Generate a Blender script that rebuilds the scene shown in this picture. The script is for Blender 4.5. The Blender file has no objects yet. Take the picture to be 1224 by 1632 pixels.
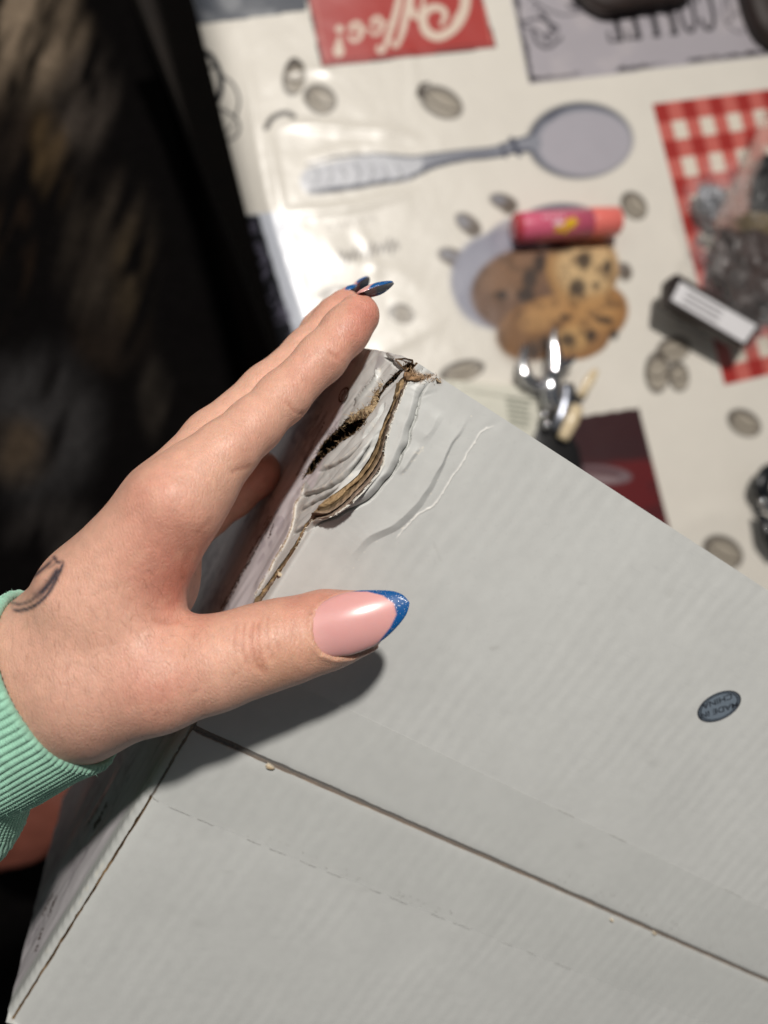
import bpy, bmesh, math, random
import numpy as np
from mathutils import Matrix, Vector, Quaternion
random.seed(7); rng = np.random.default_rng(7)
C = bpy.context.scene.collection
scene = bpy.context.scene
# ------------------------------------------------------------------ frame of reference
F = 1140.0                                   # focal length, in photo pixels
RT = np.array([[0.94620046, 0.24325015, -0.21338711],
               [-0.23455362, 0.9698895, 0.06556643],
               [0.22291096, -0.01198826, 0.97476509]])
NT = -RT[:, 2]                               # table normal
MW = np.array([RT[:, 0], -RT[:, 1], NT])     # lens frame (x right, y down, z away) -> room frame
HT = 487.5                                   # lens height over the table, mm
TZ = 0.74                                    # table height, m
def Wd(p):
    p = np.asarray(p, float)
    q = p @ MW.T; q[..., 2] += HT
    q = q * 0.001; q[..., 2] += TZ
    return q
def Wdir(v):
    return np.asarray(v, float) @ MW.T
def ray(x, y):
    return np.stack([(np.asarray(x, float)-612)/F, (np.asarray(y, float)-816)/F, np.ones_like(np.asarray(x, float))], -1)
def P(x, y, z):
    return ray(x, y)*np.asarray(z, float)[..., None] if np.ndim(z) else ray(x, y)*z
def proj(p):
    return 612+F*p[..., 0]/p[..., 2], 816+F*p[..., 1]/p[..., 2]
def table_pt(x, y, h=0.0):
    """room coordinates (mm, table plane, origin under the lens) of what is seen at x,y at height h"""
    r = ray(x, y) @ MW.T
    t = (h-HT)/r[..., 2]
    return r[..., :2]*t[..., None]
def room_to_px(X, Y, Z=0.0):
    q = np.stack([X, Y, Z-HT+0*X], -1) @ MW
    return proj(q)

# ------------------------------------------------------------------ camera
cam = bpy.data.cameras.new('camera'); camo = bpy.data.objects.new('camera', cam); C.objects.link(camo)
cx, cy, cz = Wdir([1, 0, 0]), Wdir([0, -1, 0]), Wdir([0, 0, -1])
m = Matrix([[cx[0], cy[0], cz[0], 0], [cx[1], cy[1], cz[1], 0], [cx[2], cy[2], cz[2], HT*0.001+TZ], [0, 0, 0, 1]])
camo.matrix_world = m
cam.sensor_fit = 'VERTICAL'; cam.sensor_height = 36.0; cam.sensor_width = 27.0
cam.lens = 36.0*F/1632
cam.clip_start = 0.01; cam.clip_end = 50
cam.dof.use_dof = True; cam.dof.focus_distance = 0.172
cam.dof.aperture_fstop = cam.lens/3.4
scene.camera = camo
# ------------------------------------------------------------------ light
w = bpy.data.worlds.new('World'); scene.world = w; w.use_nodes = True
w.node_tree.nodes['Background'].inputs[0].default_value = (0.80, 0.86, 0.92, 1)
w.node_tree.nodes['Background'].inputs[1].default_value = 0.075
LDIR = np.array([0.15, -0.53, -0.82]); LDIR /= np.linalg.norm(LDIR)
lp = Wd(P(600, 900, 180.0) + LDIR*1350)
ld = bpy.data.lights.new('ceiling_lamp', 'AREA'); ld.shape = 'DISK'; ld.size = 0.085; ld.energy = 20.5; ld.color = (1, 0.955, 0.90)
lo = bpy.data.objects.new('ceiling_lamp', ld); C.objects.link(lo)
lo.location = lp; lo.rotation_euler = Vector(-Wdir(-LDIR)).to_track_quat('Z', 'Y').to_euler()
ld2 = bpy.data.lights.new('bounce_fill', 'AREA'); ld2.shape = 'DISK'; ld2.size = 1.4; ld2.energy = 4.5; ld2.color = (1, 0.95, 0.88)  # added fill lamp for room bounce, brightens the box's end panel
lo2 = bpy.data.objects.new('bounce_fill', ld2); C.objects.link(lo2)
lo2.location = (-1.0, 1.1, 2.3); lo2.rotation_euler = (Vector((-1.0, 1.1, 2.3))-Vector((0, 0, 1.0))).to_track_quat('Z', 'Y').to_euler()
scene.view_settings.view_transform = 'Standard'; scene.view_settings.look = 'None'
scene.view_settings.exposure = 0.0; scene.view_settings.gamma = 1.0
scene.cycles.max_bounces = 8; scene.cycles.transparent_max_bounces = 12
scene.cycles.caustics_reflective = False; scene.cycles.caustics_refractive = False
scene.cycles.sample_clamp_indirect = 4.0

# ------------------------------------------------------------------ helpers
def lin(r, g, b):
    c = np.array([r, g, b], float)/255
    return np.where(c <= 0.04045, c/12.92, ((c+0.055)/1.055)**2.4)
def tag(o, label=None, cat=None, group=None, kind=None):
    if label: o['label'] = label
    if cat: o['category'] = cat
    if group: o['group'] = group
    if kind: o['kind'] = kind
    return o
def empty(name, loc_mm=None, **k):
    o = bpy.data.objects.new(name, None); C.objects.link(o); o.empty_display_size = 0.02
    if loc_mm is not None: o.location = Wd(loc_mm)
    tag(o, **k); return o
def mesh_obj(name, V, faces, mat, parent=None, col=None, smooth=True, attrs=None, room=False):
    """V in the lens frame in mm (room=True: metres in the room)"""
    V = np.asarray(V, float).reshape(-1, 3)
    if not room: V = Wd(V)
    if parent is not None:
        V = V - np.array(parent_loc(parent))
    me = bpy.data.meshes.new(name)
    if isinstance(faces, np.ndarray):
        nf, k = faces.shape
        me.vertices.add(len(V)); me.vertices.foreach_set('co', V.astype(np.float32).ravel())
        me.loops.add(nf*k); me.loops.foreach_set('vertex_index', faces.astype(np.int32).ravel())
        me.polygons.add(nf); me.polygons.foreach_set('loop_start', np.arange(0, nf*k, k, dtype=np.int32))
        me.update(calc_edges=True)
    else:
        me.from_pydata(V.tolist(), [], faces)
    me.validate()
    if smooth: me.polygons.foreach_set('use_smooth', np.ones(len(me.polygons), bool))
    if col is not None:
        a = me.color_attributes.new('Col', 'FLOAT_COLOR', 'POINT')
        c = np.ones((len(V), 4), np.float32); c[:, :3] = np.asarray(col).reshape(-1, 3)
        a.data.foreach_set('color', c.ravel())
    for k, v in (attrs or {}).items():
        v = np.asarray(v, np.float32)
        if v.ndim > 1 and v.shape[-1] == 3 and v.size == len(V)*3:
            a = me.attributes.new(k, 'FLOAT_VECTOR', 'POINT'); a.data.foreach_set('vector', v.ravel())
        else:
            a = me.attributes.new(k, 'FLOAT', 'POINT'); a.data.foreach_set('value', v.ravel())
    me.materials.append(mat)
    o = bpy.data.objects.new(name, me); C.objects.link(o)
    if parent is not None: o.parent = parent
    return o
def parent_loc(p):
    l = np.array(p.location)
    while p.parent is not None:
        p = p.parent; l = l + np.array(p.location)
    return l
def grid_faces(nu, nv, wrap=False, keep=None):
    i, j = np.meshgrid(np.arange(nu-1), np.arange(nv if wrap else nv-1), indexing='ij')
    j2 = (j+1) % nv
    f = np.stack([i*nv+j, i*nv+j2, (i+1)*nv+j2, (i+1)*nv+j], -1).reshape(-1, 4)
    if keep is not None:
        k = keep.reshape(-1); f = f[k[f].all(1)]
    return f
def grid_obj(name, G, mat, parent=None, col=None, keep=None, wrap=False, attrs=None, flip=False, **k):
    nu, nv = G.shape[:2]
    f = grid_faces(nu, nv, wrap, keep)
    if flip: f = f[:, ::-1].copy()
    return mesh_obj(name, G.reshape(-1, 3), f, mat, parent, col, attrs=attrs, **k)
# value noise ------------------------------------------------------
_perm = rng.random((64, 64, 64)).astype(np.float32)
def vnoise(p, scale=1.0):
    p = np.asarray(p, float)*scale
    i = np.floor(p).astype(int); f = p-i; f = f*f*(3-2*f)
    r = 0
    for dx in (0, 1):
        for dy in (0, 1):
            for dz in (0, 1):
                wgt = (f[..., 0] if dx else 1-f[..., 0])*(f[..., 1] if dy else 1-f[..., 1])*(f[..., 2] if dz else 1-f[..., 2])
                r = r + wgt*_perm[(i[..., 0]+dx) % 64, (i[..., 1]+dy) % 64, (i[..., 2]+dz) % 64]
    return r*2-1
def n2(x, y, s=1.0, o=0.0):
    return vnoise(np.stack([x, y, 0*x+o+0.37], -1), s)
def fbm2(x, y, s=1.0, o=0.0, n=4):
    return sum(n2(x, y, s*2**k, o+3.1*k)/2**k for k in range(n))
# polylines --------------------------------------------------------
def pl_dist(x, y, pts, signed=False):
    """distance to the polyline, arc position 0..1 along it and (signed) side"""
    pts = np.asarray(pts, float); best = np.full(np.shape(x), 1e9); tt = np.zeros(np.shape(x)); sg = np.ones(np.shape(x))
    L = np.linalg.norm(np.diff(pts, axis=0), axis=1); cum = np.concatenate([[0], np.cumsum(L)])
    for k in range(len(pts)-1):
        a, b = pts[k], pts[k+1]; d = b-a; l2 = d@d+1e-12
        t = np.clip(((x-a[0])*d[0]+(y-a[1])*d[1])/l2, 0, 1)
        ex, ey = x-a[0]-t*d[0], y-a[1]-t*d[1]
        dd = np.hypot(ex, ey); mk = dd < best
        best = np.where(mk, dd, best); tt = np.where(mk, (cum[k]+t*L[k])/cum[-1], tt)
        if signed: sg = np.where(mk, np.sign(d[0]*(y-a[1])-d[1]*(x-a[0])), sg)
    return (best, tt, sg) if signed else (best, tt)
def in_poly(x, y, pts):
    r = np.zeros(np.shape(x), bool); n = len(pts)
    for i in range(n):
        x1, y1 = pts[i]; x2, y2 = pts[(i+1) % n]
        if y1 == y2: continue
        c = ((y1 > y) != (y2 > y)) & (x < (x2-x1)*(y-y1)/(y2-y1)+x1)
        r ^= c
    return r
def smooth_pl(pts, n=6):
    pts = np.asarray(pts, float); out = []
    Pp = np.vstack([2*pts[0]-pts[1], pts, 2*pts[-1]-pts[-2]])
    for i in range(1, len(Pp)-2):
        for k in range(n):
            t = k/n; a, b, c, d = Pp[i-1], Pp[i], Pp[i+1], Pp[i+2]
            out.append(0.5*((2*b)+(-a+c)*t+(2*a-5*b+4*c-d)*t*t+(-a+3*b-3*c+d)*t**3))
    out.append(pts[-1]); return np.array(out)
def sstep(a, b, x):
    t = np.clip((x-a)/(b-a), 0, 1); return t*t*(3-2*t)

# ------------------------------------------------------------------ materials
def new_mat(name):
    mt = bpy.data.materials.new(name); mt.use_nodes = True
    nt = mt.node_tree; b = nt.nodes['Principled BSDF']; return mt, nt, b
def mat(name, color=(0.5, 0.5, 0.5), rough=0.5, metal=0.0, attr=False, noise=0.0, nscale=300.0, bump=0.0, bscale=800.0, bdist=0.0002,
        coat=0.0, sss=0.0, sssr=(0.004, 0.0016, 0.0008), trans=0.0, alpha=1.0, spec=0.5, coat_rough=0.05, sheen=0.0, rvar=0.0):
    mt, nt, b = new_mat(name); N = nt.nodes; L = nt.links
    tc = N.new('ShaderNodeTexCoord')
    if attr:
        a = N.new('ShaderNodeAttribute'); a.attribute_name = 'Col'; src = a.outputs['Color']
    else:
        rgb = N.new('ShaderNodeRGB'); rgb.outputs[0].default_value = (*color, 1); src = rgb.outputs[0]
    nz = N.new('ShaderNodeTexNoise'); nz.inputs['Scale'].default_value = nscale; nz.inputs['Detail'].default_value = 5
    L.new(tc.outputs['Object'], nz.inputs['Vector'])
    mr = N.new('ShaderNodeMapRange'); mr.inputs['From Min'].default_value = 0.25; mr.inputs['From Max'].default_value = 0.75
    mr.inputs['To Min'].default_value = 1-noise; mr.inputs['To Max'].default_value = 1+noise
    L.new(nz.outputs['Fac'], mr.inputs['Value'])
    mx = N.new('ShaderNodeVectorMath'); mx.operation = 'MULTIPLY'; L.new(src, mx.inputs[0]); L.new(mr.outputs[0], mx.inputs[1])
    L.new(mx.outputs[0], b.inputs['Base Color'])
    b.inputs['Roughness'].default_value = rough; b.inputs['Metallic'].default_value = metal
    if rvar:
        rr = N.new('ShaderNodeMapRange'); rr.inputs['From Min'].default_value = 0.3; rr.inputs['From Max'].default_value = 0.7
        rr.inputs['To Min'].default_value = rough-rvar; rr.inputs['To Max'].default_value = rough+rvar
        L.new(nz.outputs['Fac'], rr.inputs['Value']); L.new(rr.outputs[0], b.inputs['Roughness'])
    b.inputs['Coat Weight'].default_value = coat; b.inputs['Coat Roughness'].default_value = coat_rough
    b.inputs['Specular IOR Level'].default_value = spec
    if sheen: b.inputs['Sheen Weight'].default_value = sheen
    if sss:
        b.inputs['Subsurface Weight'].default_value = sss; b.inputs['Subsurface Radius'].default_value = (1, 0.35, 0.18)
        b.inputs['Subsurface Scale'].default_value = sssr[0]
    b.inputs['Transmission Weight'].default_value = trans; b.inputs['Alpha'].default_value = alpha
    if bump:
        n3 = N.new('ShaderNodeTexNoise'); n3.inputs['Scale'].default_value = bscale; n3.inputs['Detail'].default_value = 4
        L.new(tc.outputs['Object'], n3.inputs['Vector'])
        bp = N.new('ShaderNodeBump'); bp.inputs['Strength'].default_value = bump; bp.inputs['Distance'].default_value = bdist
        L.new(n3.outputs['Fac'], bp.inputs['Height']); L.new(bp.outputs[0], b.inputs['Normal'])
        mt['bump'] = 1
    return mt
def board_mat():
    """white-faced corrugated board: attribute colour, paper grain, faint flutes along u"""
    mt = mat('board_paper', attr=True, rough=0.42, noise=0.035, nscale=260, bump=0.22, bscale=1500, bdist=0.00006, spec=0.35, rvar=0.05)
    nt = mt.node_tree; N = nt.nodes; L = nt.links; b = N['Principled BSDF']
    a = N.new('ShaderNodeAttribute'); a.attribute_name = 'us'
    sp = N.new('ShaderNodeSeparateXYZ'); L.new(a.outputs['Vector'], sp.inputs[0])
    nz = N.new('ShaderNodeTexNoise'); nz.inputs['Scale'].default_value = 0.05; nz.inputs['Detail'].default_value = 3; L.new(a.outputs['Vector'], nz.inputs['Vector'])
    ad = N.new('ShaderNodeMath'); ad.operation = 'MULTIPLY_ADD'; ad.inputs[1].default_value = 5.0; L.new(nz.outputs['Fac'], ad.inputs[0]); 
    mu = N.new('ShaderNodeMath'); mu.operation = 'MULTIPLY'; mu.inputs[1].default_value = 2*math.pi/4.6; L.new(sp.outputs[1], mu.inputs[0]); L.new(mu.outputs[0], ad.inputs[2])
    sn0 = N.new('ShaderNodeMath'); sn0.operation = 'SINE'; L.new(ad.outputs[0], sn0.inputs[0])
    n5 = N.new('ShaderNodeTexNoise'); n5.inputs['Scale'].default_value = 0.028; n5.inputs['Detail'].default_value = 4; L.new(a.outputs['Vector'], n5.inputs['Vector'])
    m5 = N.new('ShaderNodeMapRange'); m5.inputs['From Min'].default_value = 0.38; m5.inputs['From Max'].default_value = 0.62; m5.inputs['To Min'].default_value = 0.15; m5.inputs['To Max'].default_value = 1.5; L.new(n5.outputs['Fac'], m5.inputs['Value'])
    sn = N.new('ShaderNodeMath'); sn.operation = 'MULTIPLY'; L.new(sn0.outputs[0], sn.inputs[0]); L.new(m5.outputs[0], sn.inputs[1])
    bp = N.new('ShaderNodeBump'); bp.inputs['Strength'].default_value = 1.0; bp.inputs['Distance'].default_value = 0.00002
    old = [n for n in N if n.type == 'BUMP' and n != bp][0]
    L.new(sn.outputs[0], bp.inputs['Height']); L.new(old.outputs[0], bp.inputs['Normal']); L.new(bp.outputs[0], b.inputs['Normal'])
    rg = N.new('ShaderNodeAttribute'); rg.attribute_name = 'gloss'
    m1 = N.new('ShaderNodeMapRange'); m1.inputs['To Min'].default_value = 0.48; m1.inputs['To Max'].default_value = 0.22
    L.new(rg.outputs['Fac'], m1.inputs['Value']); L.new(m1.outputs[0], b.inputs['Roughness'])
    return mt
M_board = board_mat()
M_kraft = mat('kraft_edge', attr=True, rough=0.85, noise=0.25, nscale=900, bump=0.8, bscale=2500, bdist=0.0002, spec=0.2)
M_kraft_plain = mat('kraft_inner', color=lin(128, 102, 76), rough=0.85, noise=0.3, nscale=500, bump=0.6, bscale=1800, bdist=0.0002, spec=0.2)
M_ink = mat('brown_ink', color=lin(82, 66, 56), rough=0.6, noise=0.3, nscale=2500)
M_ink2 = mat('grey_ink', color=lin(96, 86, 90), rough=0.5, noise=0.3, nscale=2500)
M_fibre = mat('paper_fibre', attr=True, rough=0.9, spec=0.1)

#@@BOX
# ------------------------------------------------------------------ the carton
VP1 = np.array([4170-612, 2855-816, F]); VP2 = np.array([-2784-612, 6166-816, F])
d1 = VP1/np.linalg.norm(VP1); d2 = VP2-d1*(d1@VP2); d2 /= np.linalg.norm(d2); d3 = np.cross(d1, d2)
r0 = ray(664, 577); C0 = r0*168.0/(r0@d3)
U_SEAM = 110.3; U_END = 221.0; V_END = 330.0; W_END = 92.0
def lean(u): return np.radians(6+8*np.clip(1-np.asarray(u, float)/200, 0, 1.1))
def e3(u):
    a = lean(u)[..., None]; return d3*np.cos(a)-d1*np.sin(a)
def sheet(u, s, disp=0.0, rho=None):
    """point of the folded board: u along the edge, s across it (s>0 the flap side, s<0 the end panel)"""
    u = np.asarray(u, float); s = np.asarray(s, float)
    rho = (1.0+2.8*sstep(95, 140, u)) if rho is None else rho
    q = np.sqrt(s*s+rho*rho)
    a, b = (s+q)/2, (-s+q)/2
    e = e3(u)
    wa = ((1+s/q)/2)[..., None]
    nrm = -d3*wa-(d1*np.cos(lean(u)[..., None])+d3*np.sin(lean(u)[..., None]))*(1-wa)
    nrm = nrm/np.linalg.norm(nrm, axis=-1, keepdims=True)
    a = a - rho*0.02
    return C0+u[..., None]*d2+a[..., None]*d1+b[..., None]*e+nrm*np.asarray(disp, float)[..., None]
def S(x, y):
    """(u, s) of the board seen at photo position x, y"""
    r = ray(x, y); p = r*168.0/(r@d3)-C0
    u, v = p@d2, p@d1
    if v >= 0: return float(u), float(v)
    g = np.array([u, 5.0])
    for _ in range(30):
        def res(g):
            q = C0+g[0]*d2+g[1]*e3(np.array(g[0])); X, Y = proj(q); return np.array([X-x, Y-y])
        f = res(g); J = np.stack([(res(g+np.array([1e-3, 0]))-f)/1e-3, (res(g+np.array([0, 1e-3]))-f)/1e-3], 1)
        g = g-np.linalg.solve(J, f)
    return float(g[0]), float(-g[1])
def Spl(pts, n=5):
    return smooth_pl([S(*p) for p in pts], n) if n else np.array([S(*p) for p in pts])

# band of torn board along the edge: left and right border as s(u)
LB = np.array([S(*p) for p in [(648, 582), (634, 606), (618, 650), (602, 700), (590, 727), (570, 756), (549, 774), (519, 804), (488, 836), (466, 872), (404, 958), (303, 1158)]])
RB = np.array([S(*p) for p in [(656, 586), (650, 606), (632, 650), (614, 704), (610, 738), (602, 752), (577, 779), (559, 794), (519, 823), (488, 846), (474, 870), (416, 958), (307, 1162)]])
def bfun(B, u): return np.interp(u, B[:, 0], B[:, 1])
def sL(u): return np.where(u > 110, -0.25, bfun(LB, u)) + 0.12*n2(u, 0*u, 0.7, 5)
def sR(u): return np.where(u > 110, 0.75+0.15*n2(u, 0*u, 0.4, 4), bfun(RB, u)) + 0.16*n2(u, 0*u, 1.1, 9)+0.10*n2(u, 0*u, 3.1, 2)
EL = smooth_pl([(0, 0), (0, 0)], 1)
fold_dark = Spl([(693, 608), (676, 632), (664, 668), (650, 712), (634, 745), (612, 776), (590, 797), (560, 815), (515, 834), (489, 850)])
crease2 = Spl([(757, 655), (738, 690), (720, 716), (700, 760), (685, 790), (650, 835), (622, 852), (590, 870), (556, 915)])
crease3 = Spl([(790, 678), (768, 688), (757, 706), (745, 722), (735, 742), (722, 758), (712, 775), (700, 795), (688, 808), (668, 818), (655, 832), (642, 846), (630, 860)], 3)
marks = Spl([(674, 712), (664, 724), (652, 742), (640, 760)])
crease5 = Spl([(715, 660), (690, 695), (675, 715)])
folds = [Spl(p) for p in ([(474, 790), (497, 786), (520, 778), (545, 762), (566, 742), (585, 716), (597, 692)],
                          [(474, 816), (497, 803), (520, 790), (542, 775)],
                          [(466, 850), (480, 843), (500, 841)],
                          [(505, 752), (535, 740), (560, 722), (580, 700)],
                          [(562, 648), (585, 622), (600, 600), (598, 585)],
                          [(612, 562), (625, 575), (640, 592)],
                          [(575, 700), (600, 665), (612, 640)])]
fold_amp = [-1.1, -0.8, -0.9, -0.5, 0.8, -0.8, -0.6]
tearline = Spl([(487, 765), (478, 790), (470, 803), (467, 825), (463, 848), (450, 874), (437, 893), (430, 908), (414, 934), (404, 950)], 4)
hole_px = [(484, 762), (495, 738), (508, 714), (518, 700), (535, 686), (548, 671), (560, 664), (576, 662), (586, 664), (577, 680), (560, 692), (543, 702), (528, 716), (514, 730), (498, 750)]
hole = np.array([S(*p) for p in hole_px])
gap2 = Spl([(598, 640), (612, 616), (625, 602), (640, 586), (648, 580)])
rim = Spl([(556, 668), (575, 660), (592, 652), (597, 636), (600, 622), (604, 616)])
rip_top = Spl([(648, 586), (665, 600), (682, 603), (697, 606)])
# end of the crushed panel at the top, px outline
_uo = np.array([S(*p) for p in [(664, 577), (640, 566), (612, 560), (588, 556), (566, 552)]])
def umin(s):
    w = np.clip(-np.asarray(s, float), 0, None)
    ww = -_uo[:, 1]; ww[0] = 0; uu = _uo[:, 0].copy(); uu[0] = 0
    k = (uu[-1]-uu[-2])/(ww[-1]-ww[-2])
    return np.where(w <= ww[-1], np.interp(w, ww, uu), uu[-1]+max(k, 0.4)*1.2*(w-ww[-1])*np.exp(-(w-ww[-1])/60))
print('umin', umin(np.array([-5, -20, -40, -80, -135])), 'uo', _uo.tolist())
print('LB', LB.round(1).tolist()); print('RB', RB.round(1).tolist()); print('hole', hole.round(1).tolist())

FA = math.atan2(*(np.array(S(600, 692))-np.array(S(497, 786)))[::-1])
_fr = np.random.default_rng(5); FSEED = np.stack([_fr.uniform(-2, 56, 46), _fr.uniform(-34, 8, 46)], 1)
def seg_taper(t, a=0.12): return sstep(0, a, t)*sstep(1, 1-a, t)
def damage(u, s):
    """height of the board over its flat shape, mm, and masks"""
    h = np.zeros_like(u); 
    reg = (u < 120) & (s > -60) & (s < 60)
    U, Sx = u[reg], s[reg]; H = np.zeros_like(U)
    wob = 0.5*n2(U, Sx, 0.35, 1); U2 = U+wob; S2 = Sx+0.5*n2(U, Sx, 0.35, 7)
    # dark fold: the flap's lip curls down into it, its far side stands proud
    d, t, sg = pl_dist(U2, S2, fold_dark, True)
    tp = seg_taper(t, 0.16)
    inner = (sg*_fold_sign < 0)
    xs = sg*_fold_sign*d; wall = sstep(-0.40, 0.05, xs)
    H += tp*(wall*0.15*np.exp(-(d/4.0)**2)+(1-wall)*(1.5*sstep(0.2, 2.6, d)*np.exp(-np.clip(d-2.6, 0, None)/1.8)-2.8*np.exp(-(d/0.5)**2)))
    lift = np.exp(-((U-38)/8.5)**2)
    H += lift*3.0*np.exp(-((Sx-bfun(RB, U))/3.0)**2)*sstep(bfun(RB, U)+0.75, bfun(RB, U)+0.2, Sx)*sstep(-30, 2, Sx)
    for line, amp, wd, rec in ((crease2, 0.85, 2.2, 5.0), (crease5, 0.3, 1.2, 3.0), (marks, 0.45, 0.9, 2.0)):
        d, t, sg = pl_dist(U2, S2, line, True); tp = seg_taper(t, 0.3); lf = sstep(0.1, -0.15, sg*_fold_sign*d)
        wv = wd*(0.35+0.65*sstep(0.1, 0.7, t)) if line is crease2 else wd
        H += tp*amp*lf*np.where(d < wv, d/wv, np.exp(-(d-wv)/rec))
    d, t = pl_dist(U+0.25*n2(U, Sx, 1.5, 3), Sx+0.25*n2(U, Sx, 1.5, 8), crease3)
    H += 0.13*seg_taper(t, 0.1)*np.exp(-(d/0.20)**2)-0.05*np.exp(-(d/1.2)**2)
    # broad bow of the flap near the crushed corner
    H += -1.2*np.exp(-(np.hypot(U, Sx-6)/16)**2)
    # crumpled panel
    cr = sstep(62, 45, U)*(Sx < sL(U)+0.1)*sstep(-34, -20, Sx)
    ca, sa = math.cos(FA), math.sin(FA); best = np.full((2,)+U.shape, 1e9)
    for (pu, ps) in FSEED:
        a_ = (U2-pu)*ca+(S2-ps)*sa; b_ = -(U2-pu)*sa+(S2-ps)*ca; q_ = np.hypot(a_*0.22, b_)
        best[1] = np.minimum(best[1], np.maximum(q_, best[0])); best[0] = np.minimum(best[0], q_)
    fac = np.clip(best[1]-best[0], 0, 2.2)
    H += cr*(0.17*fac-0.15)+0.22*fac*sstep(9, 3, U)*(Sx > -8)*(Sx < 9)*sstep(9, 5, Sx)
    H += cr*0.3*(0.5*np.abs(n2(U+0.4*Sx, Sx*0.45-0.2*U, 0.15, 11))+0.22*np.abs(n2(U-0.3*Sx, Sx*0.5, 0.33, 12))-0.4)
    for line, amp in zip(folds, fold_amp):
        d, t, sg = pl_dist(U2, Sx, line, True)
        H += cr*seg_taper(t, 0.2)*amp*(1.9*np.exp(-(d/0.36)**1.5)-0.6*np.exp(-np.clip(d-0.3, 0, None)/1.6)*(sg > 0))
    d, t, sg = pl_dist(U, Sx, tearline, True)
    H += 0.35*np.tanh(-sg*_fold_sign*d/0.25)*np.exp(-(d/3)**2)*seg_taper(t, 0.1)
    # shallow dents near the top of the crease
    h[reg] = H
    # roll of the end panel
    fl = sstep(100, 130, u)*np.exp(-((s+3.6)/2.6)**2)
    h += fl*(0.25*np.sin(u*2*np.pi/3.6+0.8*n2(u, 0*u, 0.2, 2))*0.28+0.5)
    h += 0.25*fbm2(u, s, 0.018, 31, 3)
    h += sstep(-6, -14, s)*0.35*fbm2(u*0.3, s, 0.12, 41, 3)
    return h
_fold_sign = 1.0
_dd, _tt, _sg = pl_dist(np.array([35.0]), np.array([40.0]), fold_dark, True)
_fold_sign = float(_sg[0])        # +1 on the flap's far side

box = empty('cardboard_box', C0, label='big white-faced cardboard box with a crushed torn corner, held in one hand over the table', cat='cardboard box')
def axis(a, b, fine, lo, hi, coarse):
    x = [a]; 
    while x[-1] < b:
        st = fine if lo <= x[-1] < hi else min(coarse, max(fine, fine+0.08*min(abs(x[-1]-lo), abs(x[-1]-hi))))
        if x[-1] < lo and x[-1]+st > lo: st = lo-x[-1]+1e-6
        x.append(min(b, x[-1]+st))
    return np.array(x)
PAPER = lin(205, 206, 203)
SIDEC = lin(214, 208, 211)
TORNW = lin(226, 222, 212); KR = lin(150, 122, 88)
SCUFF = [(*S(690, 860), *S(705, 900), 0.5, .12), (*S(655, 950), *S(690, 940), 0.8, .2), (*S(930, 900), *S(980, 930), 1.2, .16), (*S(760, 1040), *S(800, 1030), 0.6, .2), (*S(535, 1395), *S(600, 1420), 1.6, .16), (*S(360, 1390), *S(372, 1398), 0.9, .3), (*S(1000, 1190), *S(1060, 1230), 2.0, .14),
         (*S(860, 1500), *S(900, 1510), 1.0, .2), (*S(250, 1450), *S(330, 1480), 2.4, .12), (*S(640, 1560), *S(760, 1600), 2.6, .12), (*S(900, 1330), *S(960, 1370), 1.2, .2), (*S(1060, 900), *S(1070, 960), 1.4, .14)]
def paper_col(u, s):
    c = np.ones(u.shape+(3,))*PAPER
    c *= (1+0.035*fbm2(u, s, 0.03, 51, 3)+0.02*fbm2(u*0.15, s, 0.2, 55, 3))[..., None]
    # slight grime and pin marks
    g = sstep(0.62, 0.8, n2(u+0.8*s, s-0.8*u, 0.9, 61))*0.035
    c *= (1-g)[..., None]
    for (px_, py_, qx, qy, wd_, a_) in SCUFF:
        d, t = pl_dist(u+0.5*n2(u, s, 0.3, 3), s+0.5*n2(u, s, 0.3, 4), np.array([px_, py_, qx, qy]).reshape(2, 2)); k = (a_*np.exp(-(d/wd_)**2)*sstep(-0.3, 0.4, n2(u, s, 0.35, 65))*seg_taper(t, 0.2))[..., None]; c = c*(1-k)+lin(140, 138, 132)*k
    reg = (u < 120) & (s > -60) & (s < 60)
    U, Sx = u[reg], s[reg]; cc = c[reg]
    d, t = pl_dist(U+0.25*n2(U, Sx, 1.5, 3), Sx+0.25*n2(U, Sx, 1.5, 8), crease3)
    k = (seg_taper(t, 0.05)*np.exp(-(d/0.22)**2)*(0.75+0.5*n2(U, Sx, 1.2, 4)))[..., None]
    cc = cc*(1-k)+lin(246, 244, 238)*k
    for ln, wd, off in ((marks, 0.8, 2), (crease2, 0.22, 6)):
        d, t = pl_dist(U, Sx, ln)
        k = (np.exp(-(d/wd)**2)*sstep(0.35, 0.6, n2(U, Sx, 1.6, off)))[..., None]*0.9
        cc = cc*(1-k)+TORNW*k
    # torn white rim next to the band
    d = np.abs(Sx-sR(U)); k = (sstep(0.5, 0.1, d)*sstep(-0.2, 0.2, n2(U, Sx, 1.0, 15)+0.3)*(U < 62))[..., None]
    cc = cc*(1-k)+TORNW*k
    d, t = pl_dist(U, Sx, rip_top); k = (np.exp(-(d/1.1)**2)*sstep(-0.3, 0.2, n2(U, Sx, 0.9, 17)))[..., None]
    cc = cc*(1-k)+lin(165, 135, 105)*k
    c[reg] = cc
    return c
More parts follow.
